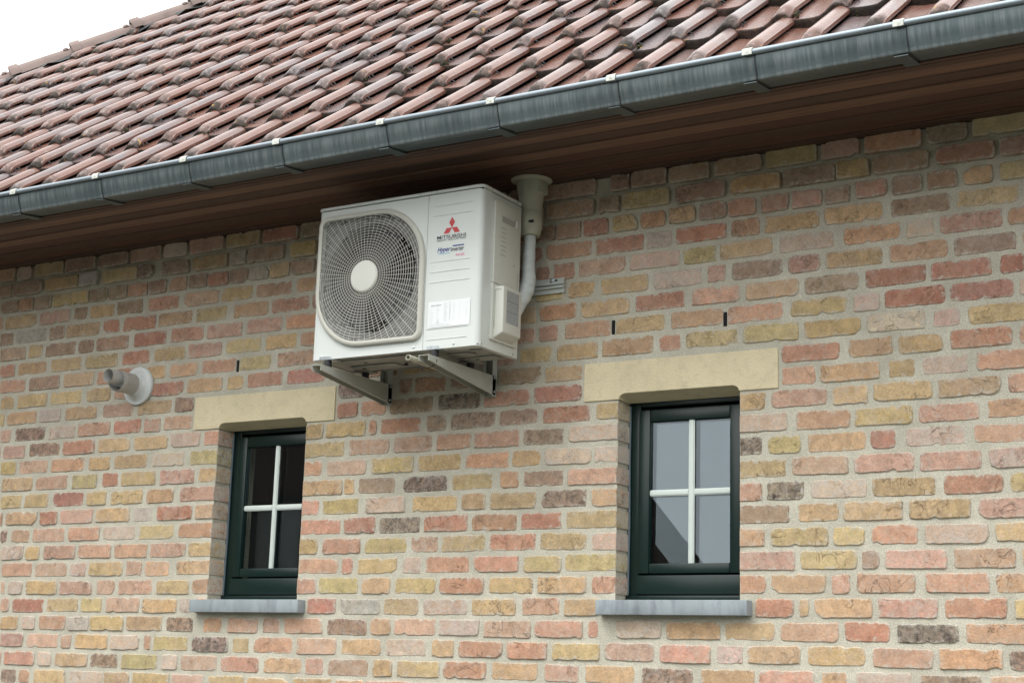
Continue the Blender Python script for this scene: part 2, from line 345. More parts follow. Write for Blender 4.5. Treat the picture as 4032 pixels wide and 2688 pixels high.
# ---- mortar sheet with openings and weep holes
holes = [(x, x+WW, .2458, 1.0935) for x in WX]
weeps = [(-4.764, -4.746, 1.326, 1.382), (-2.834, -2.817, 1.332, 1.390), (-2.358, -2.341, 1.322, 1.378)]
mb = MB()
xs = sorted({SX0-2.2, SX1+2.4} | {h[0] for h in holes+weeps} | {h[1] for h in holes+weeps})
zs = sorted({GZ-.3, ZSOF+.25} | {h[2] for h in holes+weeps} | {h[3] for h in holes+weeps})
YM = .0050
for i in range(len(xs)-1):
    for j in range(len(zs)-1):
        cx, cz = (xs[i]+xs[i+1])/2, (zs[j]+zs[j+1])/2
        if any(h[0] < cx < h[1] and h[2] < cz < h[3] for h in holes+weeps): continue
        mb.add([(xs[i], YM, zs[j]), (xs[i+1], YM, zs[j]), (xs[i+1], YM, zs[j+1]), (xs[i], YM, zs[j+1])], [(0, 1, 2, 3)])
for (a, b, c, d) in holes:            # reveals, set back behind the brick ends
    a2, b2 = a-.007, b+.007
    for q in ([(a, YM, c), (a, YM, d), (a2, YM+.001, d), (a2, YM+.001, c)],
              [(a2, YM, c), (a2, .14, c), (a2, .14, d), (a2, YM, d)], [(b2, YM, c), (b2, .14, c), (b2, .14, d), (b2, YM, d)],
              [(a2, YM, c), (b2, YM, c), (b2, .14, c), (a2, .14, c)]):
        mb.add(q, [(0, 1, 2, 3)])
for (a, b, c, d) in weeps:
    for q in ([(a, YM, c), (a, .08, c), (a, .08, d), (a, YM, d)], [(b, YM, c), (b, .08, c), (b, .08, d), (b, YM, d)],
              [(a, YM, c), (b, YM, c), (b, .08, c), (a, .08, c)], [(a, YM, d), (b, YM, d), (b, .08, d), (a, .08, d)], [(a, .08, c), (b, .08, c), (b, .08, d), (a, .08, d)]):
        mb.add(q, [(0, 1, 2, 3)])
# back of the wall, end walls and rear wall of the house shell
X0, X1 = SX0-2.2, SX1+2.4
for (a, b) in ((X0, WX[0]-.03), (WX[0]+WW+.03, WX[1]-.03), (WX[1]+WW+.03, X1)): mb.box(a, b, .20, .30, GZ, ZSOF)
for x in WX: mb.box(x-.03, x+WW+.03, .20, .30, GZ, .24); mb.box(x-.03, x+WW+.03, .20, .30, 1.10, ZSOF)
mb.box(X0, X0+.3, .30, 8, GZ, ZSOF); mb.box(X1-.3, X1, .30, 8, GZ, ZSOF); mb.box(X0+.3, X1-.3, 7.7, 8, GZ, ZSOF)
wall = hp(mb.build('wall', M_MORTAR, recalc=False))
for (a, b, c, d) in weeps:
    m = MB(); m.prism([(a, c+.004), (a+.006, c), (b, c+.003), (b+.0015, c+.02), (b-.001, d-.012), (b, d), (a+.004, d+.001), (a-.0015, d-.01), (a+.001, d-.03)], .009, .014, 'y'); m.build('weep_hole_shade', M_DARK, wall)  # dark plug paints the shade inside the hole
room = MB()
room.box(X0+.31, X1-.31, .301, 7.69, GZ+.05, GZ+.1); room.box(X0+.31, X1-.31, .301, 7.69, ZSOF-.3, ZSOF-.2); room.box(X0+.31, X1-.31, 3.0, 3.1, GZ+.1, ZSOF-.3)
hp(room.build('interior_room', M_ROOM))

# ---- bricks, course by course, ends measured in the photograph (millimetres)
BR = {
-2:'-6123,-6017d -5999,-5925s -5895,-5686o -5660,-5442w -5435,-5277o -5253,-5031y -5016,-4827p -4801,-4597y -4579,-4350o -4326,-4122o -4099,-3958o -3945,-3715s -3706,-3488s -3457,-3350o',
-1:'-6113,-5904s -5880,-5790w -5764,-5550o -5533,-5358d -5334,-5113y -5084,-4990w -4972,-4757p -4737,-4522s -4493,-4286o -4265,-4170p -4145,-3937b -3911,-3816o -3792,-3582o -3563,-3363s -3337,-3128o -3099,-2947p -2921,-2711o -2683,-2472d -2441,-2232o -2215,-2008p -1984,-1892o -1863,-1664w -1632,-1429d -1404,-1252p',
0:'-6147,-5992p -5965,-5754p -5736,-5665p -5642,-5430y -5414,-5232w -5204,-5161s -5145,-4937y -4912,-4701k -4677,-4583y -4557,-4342s -4318,-4107p -4080,-3877o -3851,-3655w -3625,-3518o -3494,-3289s -3269,-3091s -3066,-2859y -2837,-2631p -2607,-2403s -2380,-2277w -2259,-2059o -2034,-1825y -1797,-1589p -1567,-1358s -1336,-1208d',
1:'-6159,-6039y -6016,-5920w -5895,-5715s -5705,-5562g -5554,-5341y -5321,-5103o -5076,-4874d -4855,-4747o -4710,-4537p -4511,-4415p -4394,-4184p -4160,-3954d -3934,-3833o -3816,-3611p -3594,-3402w -3144,-2935s -2910,-2830s -2790,-2604w -2582,-2365o -2346,-2154o -2133,-1918p -1897,-1734r -1708,-1500k -1476,-1267s',
2:'-6171,-6113p -6090,-5874r -5853,-5643y -5624,-5488y -5458,-5250p -5229,-5019y -5004,-4927w -4272,-4122r -4099,-3893g -3871,-3698y -3673,-3460w -3442,-3235o -3206,-3038s -3016,-2860y -2227,-2084r -2062,-2025o -2006,-1797o -1776,-1568p -1543,-1338s -1313,-1215y',
3:'-6183,-6152p -6129,-6031w -6004,-5794y -5777,-5559p -5531,-5413p -5392,-5176p -5151,-4954y -4935,-4833s -4328,-4233s -4218,-4009y -3989,-3845o -3820,-3618y -3598,-3386s -3364,-3161y -3137,-2923o -2899,-2801s -2297,-2188s -2170,-1964o -1943,-1875p -1850,-1643p -1608,-1394s -1372,-1265o',
4:'-6186,-5976s -5952,-5736p -5719,-5611w -5592,-5373o -5351,-5252p -5234,-5083o -5040,-4845y -4329,-4119s -4099,-4043s -4017,-3814y -3787,-3692w -3671,-3461s -3440,-3228s -3206,-3034y -3019,-2798y -2293,-2077p -2056,-1847y -1831,-1769b -1747,-1534p -1510,-1303p -1284,-1208o',
5:'-6207,-6049w -6034,-5934y -5905,-5691p -5670,-5457s -5434,-5227s -5208,-4990p -4973,-4841y -4330,-4235y -4209,-4009s -3986,-3771y -3749,-3614p -3596,-3389o -3368,-3152s -3133,-2925y -2901,-2791w -2291,-2192s -2168,-1953y -1933,-1819y -1795,-1631s -1606,-1391w -1367,-1258y',
6:'-6219,-6172d -6142,-6016p -5995,-5775p -5747,-5541s -5519,-5311w -5287,-5072y -5043,-4841s -4333,-4119s -4100,-3936r -3916,-3707k -3687,-3476r -3453,-3241s -3223,-3039r -3016,-2795y -2288,-2098b -2064,-1912o -1895,-1682y -1659,-1447o -1419,-1255p',
7:'-6231,-6217r -6193,-5974o -5953,-5833r -5813,-5596p -5572,-5355o -5332,-5211g -5183,-4969r -4949,-4842o -4332,-4240s -4219,-4028y -3988,-3787w -3749,-3529y -3506,-3394o -3371,-3157y -3132,-2930d -2908,-2798o -2293,-2202s -2182,-2043k -2015,-1808w -1789,-1567y -1538,-1337r -1313,-1252y',
8:'-6243,-6095y -6075,-5905y -5874,-5667r -5645,-5517y -5487,-5283o -5255,-5089o -5049,-4845p -4330,-4118o -4111,-4057y -4033,-3841b -3800,-3581k -3559,-3362y -3324,-3239o -3216,-3035b -3015,-2809p -2289,-2109y -2086,-1875p -1855,-1639p -1619,-1404p -1380,-1223w',
9:'-6246,-6029o -6004,-5787p -5754,-5587y -5552,-5451r -5430,-5210y -5180,-4970p -4943,-4845o -4320,-4237s -4207,-3996p -3970,-3753y -3730,-3519y -3495,-3289s -3273,-3141y -3120,-2912w -2899,-2799w -2289,-2201k -2178,-2052y -2023,-1809o -1791,-1703r -1667,-1457w -1430,-1220s',
10:'-6267,-6155y -6135,-5931p -5909,-5683s -5651,-5511y -5486,-5273o -5241,-5042w -5004,-4845y -4319,-4121y -4094,-3882p -3859,-3666p -3641,-3473s -3455,-3243s -3225,-3037d -3012,-2798w -2287,-2103w -2069,-1866s -1847,-1640y -1619,-1406p -1380,-1217s',
11:'-6260,-6102p -6074,-5861d -5837,-5624r -5601,-5390y -5366,-5151y -5133,-4951w -4927,-4841s -4325,-4239y -4223,-4010y -3993,-3953s -3932,-3727r -3694,-3598b -3574,-3357d -3339,-3160b -3137,-2919r -2895,-2800y -2287,-2188y -2164,-1951p -1931,-1799o -1779,-1568y -1548,-1330o -1308,-1214p',
12:'-6291,-6216p -6186,-5971d -5949,-5765w -5743,-5530s -5505,-5328r -5307,-5204p -5182,-5014p -4163,-4058r -4041,-3909s -3891,-3668b -3643,-3434k -3415,-3202s -3178,-2968r -2118,-1993s -1975,-1754o -1723,-1627y -1600,-1441w -1412,-1210s',
13:'-6303,-6275y -6256,-6042o -6023,-5874g -5842,-5627o -5588,-5387p -5358,-5143o -5121,-5015d -4168,-4027k -4007,-3904o -3845,-3778b -3765,-3609s -3584,-3364b -3346,-3148b -3130,-2964o -2119,-1903s -1868,-1706o -1685,-1526y -1500,-1288r -1264,-1207s',
14:'-6315,-6216o -6188,-5980y -5954,-5742y -5706,-5546o -5520,-5309s -5279,-5075r -5056,-4837o -4809,-4715y -4691,-4486s -4461,-4247r -3251,-3104y -3077,-2891y -2870,-2649o -2624,-2533s -2513,-2297y -2275,-2056y -2034,-1820y -1798,-1587w -1559,-1464w -1435,-1214y',
15:'-6327,-6148s -6115,-5904b -5874,-5668o -5644,-5529s -5512,-5334s -5318,-5197o -5169,-4999o -4974,-4758s -4738,-4558y -4524,-4311p -3162,-3074s -3043,-2831s -2815,-2601y -2574,-2364o -2339,-2117s -2087,-1875y -1846,-1749w -1732,-1515r -1497,-1278r -1258,-1201w',
16:'-6339,-6234r -6211,-6006o -5974,-5762o -5733,-5517y -5489,-5310r -5276,-5083y -5065,-4857p -4832,-4624y -4597,-4417y -4396,-4252s -3161,-2993s -2970,-2755o -2730,-2516r -2486,-2291p -2265,-2054o -2032,-1827b -1801,-1581r -1562,-1351r -1321,-1240r',
17:'-6351,-6166p -6147,-6045y -6022,-5813b -5790,-5688d -5671,-5454b -5420,-5210r -5181,-4975s -4954,-4742p -4715,-4509p -4485,-4310s -3182,-3053y -3034,-2913o -2882,-2672o -2652,-2445w -2423,-2349p -2323,-2116b -2095,-1972p -1951,-1737o -1712,-1501o -1479,-1265b',
18:'-6363,-6267b -6248,-6028g -6003,-5900b -5891,-5659o -5637,-5524r -5498,-5286r -5269,-5055o -5030,-4842y -4802,-4594o -4577,-4359s -4342,-4225b -3185,-3121b -3102,-3005s -2987,-2776p -2755,-2541w -2525,-2386y -2370,-2158y -2130,-1918w -1881,-1669s -1646,-1547w -1528,-1308p -1288,-1194s',
19:'-6336,-6109y -6086,-5870p -5847,-5753b -5731,-5568y -5550,-5379b -5345,-5145s -5114,-4898p -4880,-4693y -4673,-4465b -4438,-4328o -3139,-2929s -2910,-2696r -2684,-2574g -2556,-2342r -2322,-2210s -2187,-1972o -1953,-1732y -1702,-1486b -1464,-1247o',
20:'-6375,-6249b -6240,-6138s -6127,-6009b -6001,-5867y -5861,-5748y -5740,-5618b -5607,-5487b -5482,-5357s -5344,-5231b -5211,-5105s -5087,-4974b -4970,-4845r -4834,-4725b -4718,-4604g -4593,-4481y -4468,-4334b -3185,-3097b -3089,-2978b -2965,-2852r -2834,-2723y -2710,-2601s -2584,-2473y -2456,-2342b -2335,-2221s -2200,-2092p -2078,-1959p -1950,-1854b -1832,-1713s -1693,-1585b -1566,-1459b -1436,-1336y -1310,-1209y',
21:'-6399,-6295b -6289,-6079b -6054,-5820y -5809,-5686g -5651,-5419y -5414,-5325d -5266,-5091b -5065,-4849y -4834,-4736g -4725,-4515b -4474,-4327y -3134,-2915b -2894,-2800b -2784,-2580y -2551,-2345b -2323,-2118y -2108,-1904b -1899,-1777y -1764,-1557b -1528,-1322r -1303,-1185b',
22:'-3152,-2909b -2837,-2755b -2745,-2591b -2581,-2411b -2387,-2195b'
}
J0, H = .067, .0836
TINT = {'y': (.505, .375, .20), 'o': (.515, .355, .205), 's': (.505, .295, .195), 'p': (.515, .325, .235), 'r': (.43, .215, .15),
        'b': (.38, .26, .18), 'd': (.34, .235, .17), 'k': (.28, .21, .16), 'w': (.56, .42, .33), 'g': (.47, .42, .35)}
STY = {'y': (.15, 0, .15), 'o': (.2, .05, .35), 's': (.2, 0, .3), 'p': (.35, .03, .2), 'r': (.15, .03, .25), 'b': (.3, .2, .4), 'd': (.25, .65, .3), 'k': (.25, .95, .2), 'w': (.95, .05, .5), 'g': (.7, .1, .2)}
rb = random.Random(3)
rows = {}
for n, txt in BR.items():
    L_ = []
    for t in txt.split():
        a, b = t[:-1].split(','); L_.append([int(a)/1000, int(b)/1000, t[-1]])
    rows[n] = L_
gap = .0195
def fill(a, b, n):
    out = []; x = a
    while b-x > .05:
        w = rb.choice([.205, .21, .2, .2, .1, .145]) if n != 20 else rb.uniform(.095, .11)
        w = min(w, b-x)
        if b-x-w < .07: w = b-x
        out.append([x, x+w, rb.choice('yyoosssppprbw')]); x += w+gap
    return out
nlo = int((GZ-J0)/H)-1
for n in range(nlo, 24):
    L_ = rows.get(n, []); z0, z1 = J0+n*H, J0+(n+1)*H
    blocked = []
    for x in WX:
        if z1 > .30 and z0 < 1.06: blocked.append((x, x+WW))
        elif z1 > 1.075 and z0 < 1.22: blocked.append((x-.163, x+WW+.165))
        elif z1 > .22 and z0 < .30: blocked.append((x-.072, x+WW+.057))
    busy = sorted([(a, b) for a, b, c in L_]+blocked)
    x = SX0; new = []
    for a, b in busy+[(SX1, SX1)]:
        ga = gap if x != SX0 else 0
        isb = lambda v: any(abs(v-q) < .002 for bl in blocked for q in bl)
        s = x if isb(x) else x+gap; e = a if isb(a) else a-gap
        if e-s > .055: new += fill(s, e, n)
        x = max(x, b)
    for t in L_:
        for wq in weeps:
            if z0 < (wq[2]+wq[3])/2 < z1:
                if t[0] < wq[0] < t[1]+.012 and t[1] < wq[1]+.01: t[1] = wq[0]-.001
                if t[0]-.012 < wq[1] < t[1] and t[0] > wq[0]-.01: t[0] = wq[1]+.001
    # bricks must not run into an opening: snap the ends that stop at one
    for t in L_:
        for (ba, bb) in blocked:
            if ba-.03 < t[1] < ba+.06 and t[0] < ba: t[1] = ba
            if bb-.06 < t[0] < bb+.03 and t[1] > bb: t[0] = bb
    rows[n] = sorted(L_+new)
CORB = {20: -.007}
def brick_geo(x0, x1, z0, z1, yo, seed, deep=False, e0=False, e1=False):
    r = random.Random(seed); w = x1-x0; h = z1-z0
    def jag(a): return r.uniform(-a, a)
    pts = []                                  # irregular outline, anticlockwise
    nh = max(4, int(w/.020)); cr = [r.uniform(.004, .019) for _ in range(4)]
    if e0: cr[0] = cr[3] = .003
    if e1: cr[1] = cr[2] = .003
    slope = jag(.0025); s2 = jag(.0025)
    for i in range(nh+1):
        t = i/nh; pts.append([x0+cr[0]+(w-cr[0]-cr[1])*t, z0+slope*(t-.5)+jag(.0015)+(r.uniform(.002, .009) if r.random() < .05 else 0)])
    pts.append([x1-cr[1]*.25, z0+cr[1]*.3]); pts.append([x1+(0 if e1 else jag(.002)), z0+cr[1]+.002]); pts.append([x1+(0 if e1 else jag(.0025)), z0+h*.5]); pts.append([x1+(0 if e1 else jag(.002)), z1-cr[2]]); pts.append([x1-cr[2]*.25, z1-cr[2]*.3])
    for i in range(nh+1):
        t = 1-i/nh; pts.append([x0+cr[3]+(w-cr[2]-cr[3])*t, z1+s2*(t-.5)+jag(.0015)-(r.uniform(.002, .009) if r.random() < .05 else 0)])
    pts.append([x0+cr[3]*.25, z1-cr[3]*.3]); pts.append([x0-(0 if e0 else jag(.002)), z1-cr[3]]); pts.append([x0+(0 if e0 else jag(.0025)), z0+h*.5]); pts.append([x0+(0 if e0 else jag(.002)), z0+cr[0]]); pts.append([x0+cr[0]*.25, z0+cr[0]*.3])
    if r.random() < .24 and w > .09:          # a knocked-off corner
        cxx = x0 if r.random() < .5 else x1; czz = z0 if r.random() < .6 else z1; rad = r.uniform(.012, .03)
        for p in pts:
            d = abs(p[0]-cxx)+1.6*abs(p[1]-czz)
            if d < rad and not (e0 or e1): p[0] += (rad-d)*.6*(1 if cxx == x0 else -1); p[1] += (rad-d)*.35*(1 if czz == z0 else -1)
    n = len(pts); cx, cz = (x0+x1)/2, (z0+z1)/2
    yb = .112 if deep else .03
    tilt = jag(.0022); pr = r.uniform(-.003, .0025)+yo
    vs = []; fs = []
    for p in pts: vs.append((p[0], yb, p[1]))
    for p in pts: vs.append((p[0], pr+.0042+jag(.0008), p[1]))
    for p in pts:
        k = min(1, (.0045)/max(1e-4, math.hypot((p[0]-cx), (p[1]-cz))))
        kx = .0032 if not ((e0 and p[0] < cx) or (e1 and p[0] > cx)) else .0016
        vs.append((p[0]+(kx if p[0] < cx else -kx)*min(1, abs(p[0]-cx)/.02), pr+.0008+tilt*(p[0]-cx)/max(w, .05), p[1]+(.0030 if p[1] < cz else -.0030)*min(1, abs(p[1]-cz)/.012)))
    for i in range(n):
        j = (i+1) % n
        fs.append((i, j, j+n, i+n)); fs.append((i+n, j+n, j+2*n, i+2*n))
    m = 4; cbase = len(vs)                    # spine of slightly proud points
    for k in range(m):
        t = (k+.5)/m; vs.append((x0+w*(.08+.84*t), pr+.0004+jag(.0010)+tilt*(t-.5), cz+jag(.006)))
    def near(x): return min(range(m), key=lambda k: abs(vs[cbase+k][0]-x))
    for i in range(n):
        j = (i+1) % n; ki = near(vs[i+2*n][0]); kj = near(vs[j+2*n][0])
        fs.append((i+2*n, j+2*n, cbase+kj))
        if ki != kj: fs.append((i+2*n, cbase+kj, cbase+ki))
    return vs, fs
def brick_mesh(geos, name):
    V = []; F = []; T = []; S = []; E_ = []
    for vs, fs, tint, sty in geos:
        no_ = (len(vs)-4)//3; E_ += [1]*(2*no_)+[.85]*no_+[0]*4
        n = len(V); V += vs; F += [tuple(i+n for i in f) for f in fs]; T += [(*tint, 1)]*len(vs); S += [(*sty, 1)]*len(vs)
    me = bpy.data.meshes.new(name); me.from_pydata(V, [], F)
    for nm, dat in (('tint', T), ('style', S)):
        a = me.color_attributes.new(nm, 'FLOAT_COLOR', 'POINT'); a.data.foreach_set('color', np.array(dat, dtype=np.float32).ravel())
    a = me.attributes.new('rim', 'FLOAT', 'POINT'); a.data.foreach_set('value', E_)
    me.materials.append(M_BRICK); me.polygons.foreach_set('use_smooth', [True]*len(me.polygons))
    try: me.set_sharp_from_angle(angle=math.radians(24))
    except Exception: pass
    return me
allb = []
for n, L_ in rows.items():
    for (a, b, c) in L_:
        z0, z1 = J0+n*H+gap/2-.0005, J0+(n+1)*H-gap/2+.0005
        dz = rb.uniform(-.002, .002); z0 += dz-rb.uniform(0, .002); z1 += dz+rb.uniform(-.002, .002)
        e0 = any(abs(a-(x+WW)) < .002 for x in WX) and .31 < (z0+z1)/2 < 1.07
        e1 = any(abs(b-x) < .002 for x in WX) and .31 < (z0+z1)/2 < 1.07
        if 12 <= n <= 13: z1 = min(z1, J0+(n+1)*H-.008)
        yo = -.008 if n == 20 else (-.02 if n > 20 else 0)
        f_ = rb.uniform(.95, 1.2); t = TINT[c]; t = tuple(max(.02, v*f_*rb.uniform(.94, 1.06)) for v in t)
        s = tuple(min(1, max(0, v+rb.uniform(-.15, .2))) for v in STY[c])
        vs, fs = brick_geo(a, b, z0, z1, yo, rb.random(), deep=e0 or e1, e0=e0, e1=e1)
        px = project(((a+b)/2, 0, (z0+z1)/2)); vis = -80 < px[0] < 4112 and -80 < px[1] < 2768
        allb.append((vis, (b-a)/px[2] if vis else 0, (vs, fs, t, s)))
vis = sorted([t for t in allb if t[0]], key=lambda t: -t[1]*1.0)
big = vis[:299]; rest = vis[299:]+[t for t in allb if not t[0]]
for t in big: ob('brick', brick_mesh([t[2]], 'brick'), wall)
ob('brick_remainder', brick_mesh([t[2] for t in rest], 'brick_remainder'), wall, kind='stuff')

# ---- stone lintels with a scooped underside
def lintel(x):
    a, b = x-.1505, x+WW+.1525; za, zb = ZB, ZT
    top = ZB+.0225; poly = [(a, za), (x+.004, za)]
    for k in range(7):
        th = k/6*PI/2; poly.append((x+.004+.030*(1-math.cos(th)), za+.0225*math.sin(th)))
    for k in range(7):
        th = (1-k/6)*PI/2; poly.append((x+WW-.002-.030*(1-math.cos(th)), za+.0225*math.sin(th)))
    poly += [(x+WW-.002, za), (b, za), (b, zb), (a, zb)]
    poly = [p for i, p in enumerate(poly) if i == 0 or (abs(p[0]-poly[i-1][0])+abs(p[1]-poly[i-1][1])) > 1e-5]
    m = MB(); n = len(poly)
    back = [(p[0], min(p[1], za) if (x+.003 < p[0] < x+WW-.001) else p[1]) for p in poly]
    m.v = [(p[0], -.002, p[1]) for p in poly]+[(p[0], .105, q[1]) for p, q in zip(poly, back)]
    m.f = [tuple(range(n)), tuple(range(2*n-1, n-1, -1))]+[(i, i+n, (i+1) % n+n, (i+1) % n) for i in range(n)]
    o = hp(m.build('stone_lintel', M_STONE, bevel=.0018, seg=1, angle=30)); return o
for x in WX: lintel(x)

# ---- windows
def frame_ring(m, x0, x1, z0, z1, t, y0, y1, tb=None):
    tl, tr_, tt = t if isinstance(t, tuple) else (t, t, t); tb = t if tb is None and not isinstance(t, tuple) else (tb if tb is not None else tl)
    m.box(x0, x0+tl, y0, y1, z0, z1); m.box(x1-tr_, x1, y0, y1, z0, z1)
    m.box(x0+tl, x1-tr_, y0+.0006, y1, z0, z0+tb); m.box(x0+tl, x1-tr_, y0+.0006, y1, z1-tt, z1)
def window(x, k):
    w = MB(); frame_ring(w, x-.004, x+WW+.004, .3115, ZB+.02, (.047, .047, .036), .1135, .185, tb=.092)
    W = hp(w.build('window', M_GREEN, bevel=.0035, seg=2))
    W.name = 'window'
    def sub(m, name, mt, **kw): return m.build(name, mt, W, **kw)
    s = MB(); s.box(x-.006, x+WW+.006, .098, .118, .3085, .3245); sub(s, 'weather_bar', M_GREEN, bevel=.003)
    s = MB(); s.box(x+.034, x+WW-.034, .104, .116, .3300, .4010); sub(s, 'bottom_panel', M_GREEN, bevel=.003)
    s = MB(); frame_ring(s, x+.040, x+WW-.036, .408, 1.042, .0485, .103, .135, tb=.038)
    sub(s, 'sash', M_GREEN, bevel=.005)
    s = MB()                                  # glazing bead, a thinner inner step
    frame_ring(s, x+.084, x+WW-.080, .440, .998, .006, .112, .128); sub(s, 'glazing_bead', M_GREEN, bevel=.001)
    g = MB(); g.add([(x+.086, .1205, .443), (x+WW-.082, .1205, .443), (x+WW-.082, .1205, .996), (x+.086, .1205, .996)], [(0, 1, 2, 3)])
    g.build('outer_pane', M_P_OUT, W, recalc=False)
    dx = math.tan(math.radians(.75))*.17; dz = math.tan(math.radians(-.25))*.276; yc = .139
    g = MB(); xa, xb = x+.086, x+WW-.082
    g.add([(xa, yc-dx+dz, .443), (xb, yc+dx+dz, .443), (xb, yc+dx-dz, .996), (xa, yc-dx-dz, .996)], [(0, 1, 2, 3)])
    g.build('inner_pane', M_P_IN, W, recalc=False)
    cx = x+.2625; s = MB(); s.box(cx-.0125, cx+.0125, .113, .119, .444, .9955)
    s.box(cx-.0085, cx+.0085, .1095, .113, .444, .9955); sub(s, 'glazing_bar', M_WHITE, bevel=.0012, label='upright white glazing bar')
    s = MB(); zc = .7155
    for (a, b) in ((x+.0862, cx-.0127), (cx+.0127, x+WW-.0822)):
        s.box(a, b, .1132, .1192, zc-.0125, zc+.0125); s.box(a, b, .1098, .1132, zc-.0085, zc+.0085)
    sub(s, 'glazing_bar', M_WHITE, bevel=.0012, label='level white glazing bar')
    s = MB(); s.tube([(x-.001, .107, .33), (x+.001, .108, .6), (x-.001, .107, .85), (x, .108, 1.06)], .0055, 6); sub(s, 'sealant_bead', M_SILI, smooth=True)
    s = MB(); s.box(x-.059, x+WW+.047, -.0446, .115, .2458, .3010); sub(s, 'stone_sill', M_BLUE, bevel=.0022)
    return W
for k, x in enumerate(WX): window(x, k)

# ---- boarded soffit and fascia
sb = MB(); sb.box(X0, X1, -.60, .02, ZSOF+.022, ZSOF+.045)
soff = hp(sb.build('soffit', M_DARK))
edges = [-.5585, -.4800, -.3985, -.3140, -.2300, -.1480, -.0660, .012]
for i in range(7):
    m = MB(); a, b = edges[i]+.0045, edges[i+1]-.0045
    wob = [.0, .0015, -.001, .001, 0, .001, 0][i]
    m.box(X0, X1, a, b, ZSOF+wob, ZSOF+.018)
    m.build('soffit_board', (M_WOOD, M_WOOD2, M_WOOD, M_WOOD3, M_WOOD2, M_WOOD3, M_WOOD2)[i], soff, bevel=.003, seg=1)
m = MB(); m.box(X0, X1, -.598, -.5600, ZSOF-.006, ZSOF+.02); m.build('edge_trim', M_WOOD2, soff, bevel=.002, seg=1)
m = MB(); m.box(X0, X1, -.617, -.5990, ZSOF-.004, ZSOF+.115); m.build('fascia_board', M_WOOD2, soff, bevel=.002, seg=1)

# ---- gutter
prof = [(-.6225, 2.075), (-.6225, 1.984), (-.6255, 1.979), (-.634, 1.9765), (-.70, 1.9675), (-.741, 1.9620), (-.7475, 1.9640), (-.7505, 1.9700), (-.7520, 1.9780), (-.7600, 1.995), (-.7665, 2.015), (-.7700, 2.034), (-.7705, 2.0420)]
for k in range(10):
    th = -PI*.55-k/9*PI*1.7; prof.append((-.7755+.0098*math.cos(th), 2.0515+.0098*math.sin(th)))
streak_highlight = [0, 0, 0, 0, .1, .15, 1.35, 1.5, .1, .7, 1.0, .55, .0]+[1.75]*10  # rain streaks, plus painted highlights on crease and bead, shade below the bead
GX0, GX1 = X0-.75, X1+.2
nseg = 48; xsn = [GX0+(GX1-GX0)*i/nseg for i in range(nseg+1)]
V = []; F = []; ST = []
npf = len(prof)
for xx in xsn:
    for (y, z), s_ in zip(prof, streak_highlight):
        V.append((xx, y, z+.0012*math.sin(xx*3.1))); ST.append(s_)
for i in range(nseg):
    for k in range(npf-1): F.append((i*npf+k, (i+1)*npf+k, (i+1)*npf+k+1, i*npf+k+1))
me = bpy.data.meshes.new('gutter'); me.from_pydata(V, [], F); me.materials.append(M_ZINC)
a = me.attributes.new('streak_highlight', 'FLOAT', 'POINT'); a.data.foreach_set('value', ST)
me.polygons.foreach_set('use_smooth', [True]*len(me.polygons)); me.set_sharp_from_angle(angle=math.radians(40))
gut = hp(ob('gutter', me)); sm = gut.modifiers.new('sol', 'SOLIDIFY'); sm.thickness = .0012; sm.offset = 0
# hanger clips over the bead and the strap seams under the gutter
clipx = [-5.436+.0, -4.925, -4.423, -3.931, -3.422, -2.927, -2.433, -1.924, -1.413, -.90, -5.94, -6.44]
clip_x = [-5.44, -4.93, -4.426, -3.933, -3.424, -2.929, -2.435, -1.926, -1.415, -.905, -5.95, -6.46]
for cxx in clip_x:
    m = MB(); outer = []
    for k in range(9):
        th = -PI*.42+k/8*PI*1.22; outer.append((-.7755+.0128*math.cos(PI-th), 2.0515+.0128*math.sin(PI-th)))
    poly = [(-.7895, 2.0395), (-.7895, 2.0590), (-.7800, 2.0665), (-.7640, 2.0655), (-.7640, 2.0635), (-.7790, 2.0640), (-.7870, 2.0575), (-.7870, 2.0395)]
    m.prism(poly, cxx-.0175, cxx+.0175, 'x'); m.lathe([(.001, -.7905), (.005, -.7905), (.005, -.789)], (cxx+.002, 0, 2.050), 'y', 10)
    m.build('gutter_clip', M_CLIP, gut, bevel=.0008, seg=1)
    m = MB(); sx = cxx+.021; pth = [(sx, y-.0016 if z > 1.97 else y, z-(0 if z > 1.97 else .0018)) for (y, z) in prof[3:14]]
    m.v = []; m.f = []
    for (xq, y, z) in pth: m.v += [(sx-.002, y, z), (sx+.0025, y, z), (sx-.002, y-.001, z-.0014), (sx+.0025, y-.001, z-.0014)]
    for i in range(len(pth)-1):
        b = i*4; m.f += [(b+2, b+3, b+7, b+6), (b, b+2, b+6, b+4), (b+1, b+5, b+7, b+3)]
    m.build('gutter_seam', M_LEAD, gut)
    m = MB(); m.add([(sx-.004, -.745, 1.9598), (sx-.050, -.745, 1.9598), (sx-.050, -.617, 1.9735), (sx-.004, -.617, 1.9735), (sx-.004, -.745, 1.9570), (sx-.050, -.745, 1.9570), (sx-.050, -.617, 1.9690), (sx-.004, -.617, 1.9690)],
          [(0, 1, 2, 3), (4, 5, 6, 7), (0, 1, 5, 4), (1, 2, 6, 5), (2, 3, 7, 6), (3, 0, 4, 7)]); m.build('gutter_strap', M_ZINC, gut)

# ---- roof
AL = 0.69247; PW, EX, TX0, TL0, RB = .21013, .37746, -3.7865, .3394, 2.09
ca, sa = math.cos(AL), math.sin(AL)
OFFN = -.050
def rp(x, l, n):            # roof plane point: along wall, up the slope, out of the plane
    n2 = n+OFFN; return (x, -.68+l*ca-n2*sa, RB+l*sa+n2*ca)
# hip line in roof coordinates  L = HL0 + HS*(X-HX0)
HX0, HL0, HS = -8.30, 2.735, 1.15
def hipL(x): return HL0+HS*(x-HX0)
LTOP = 6.4
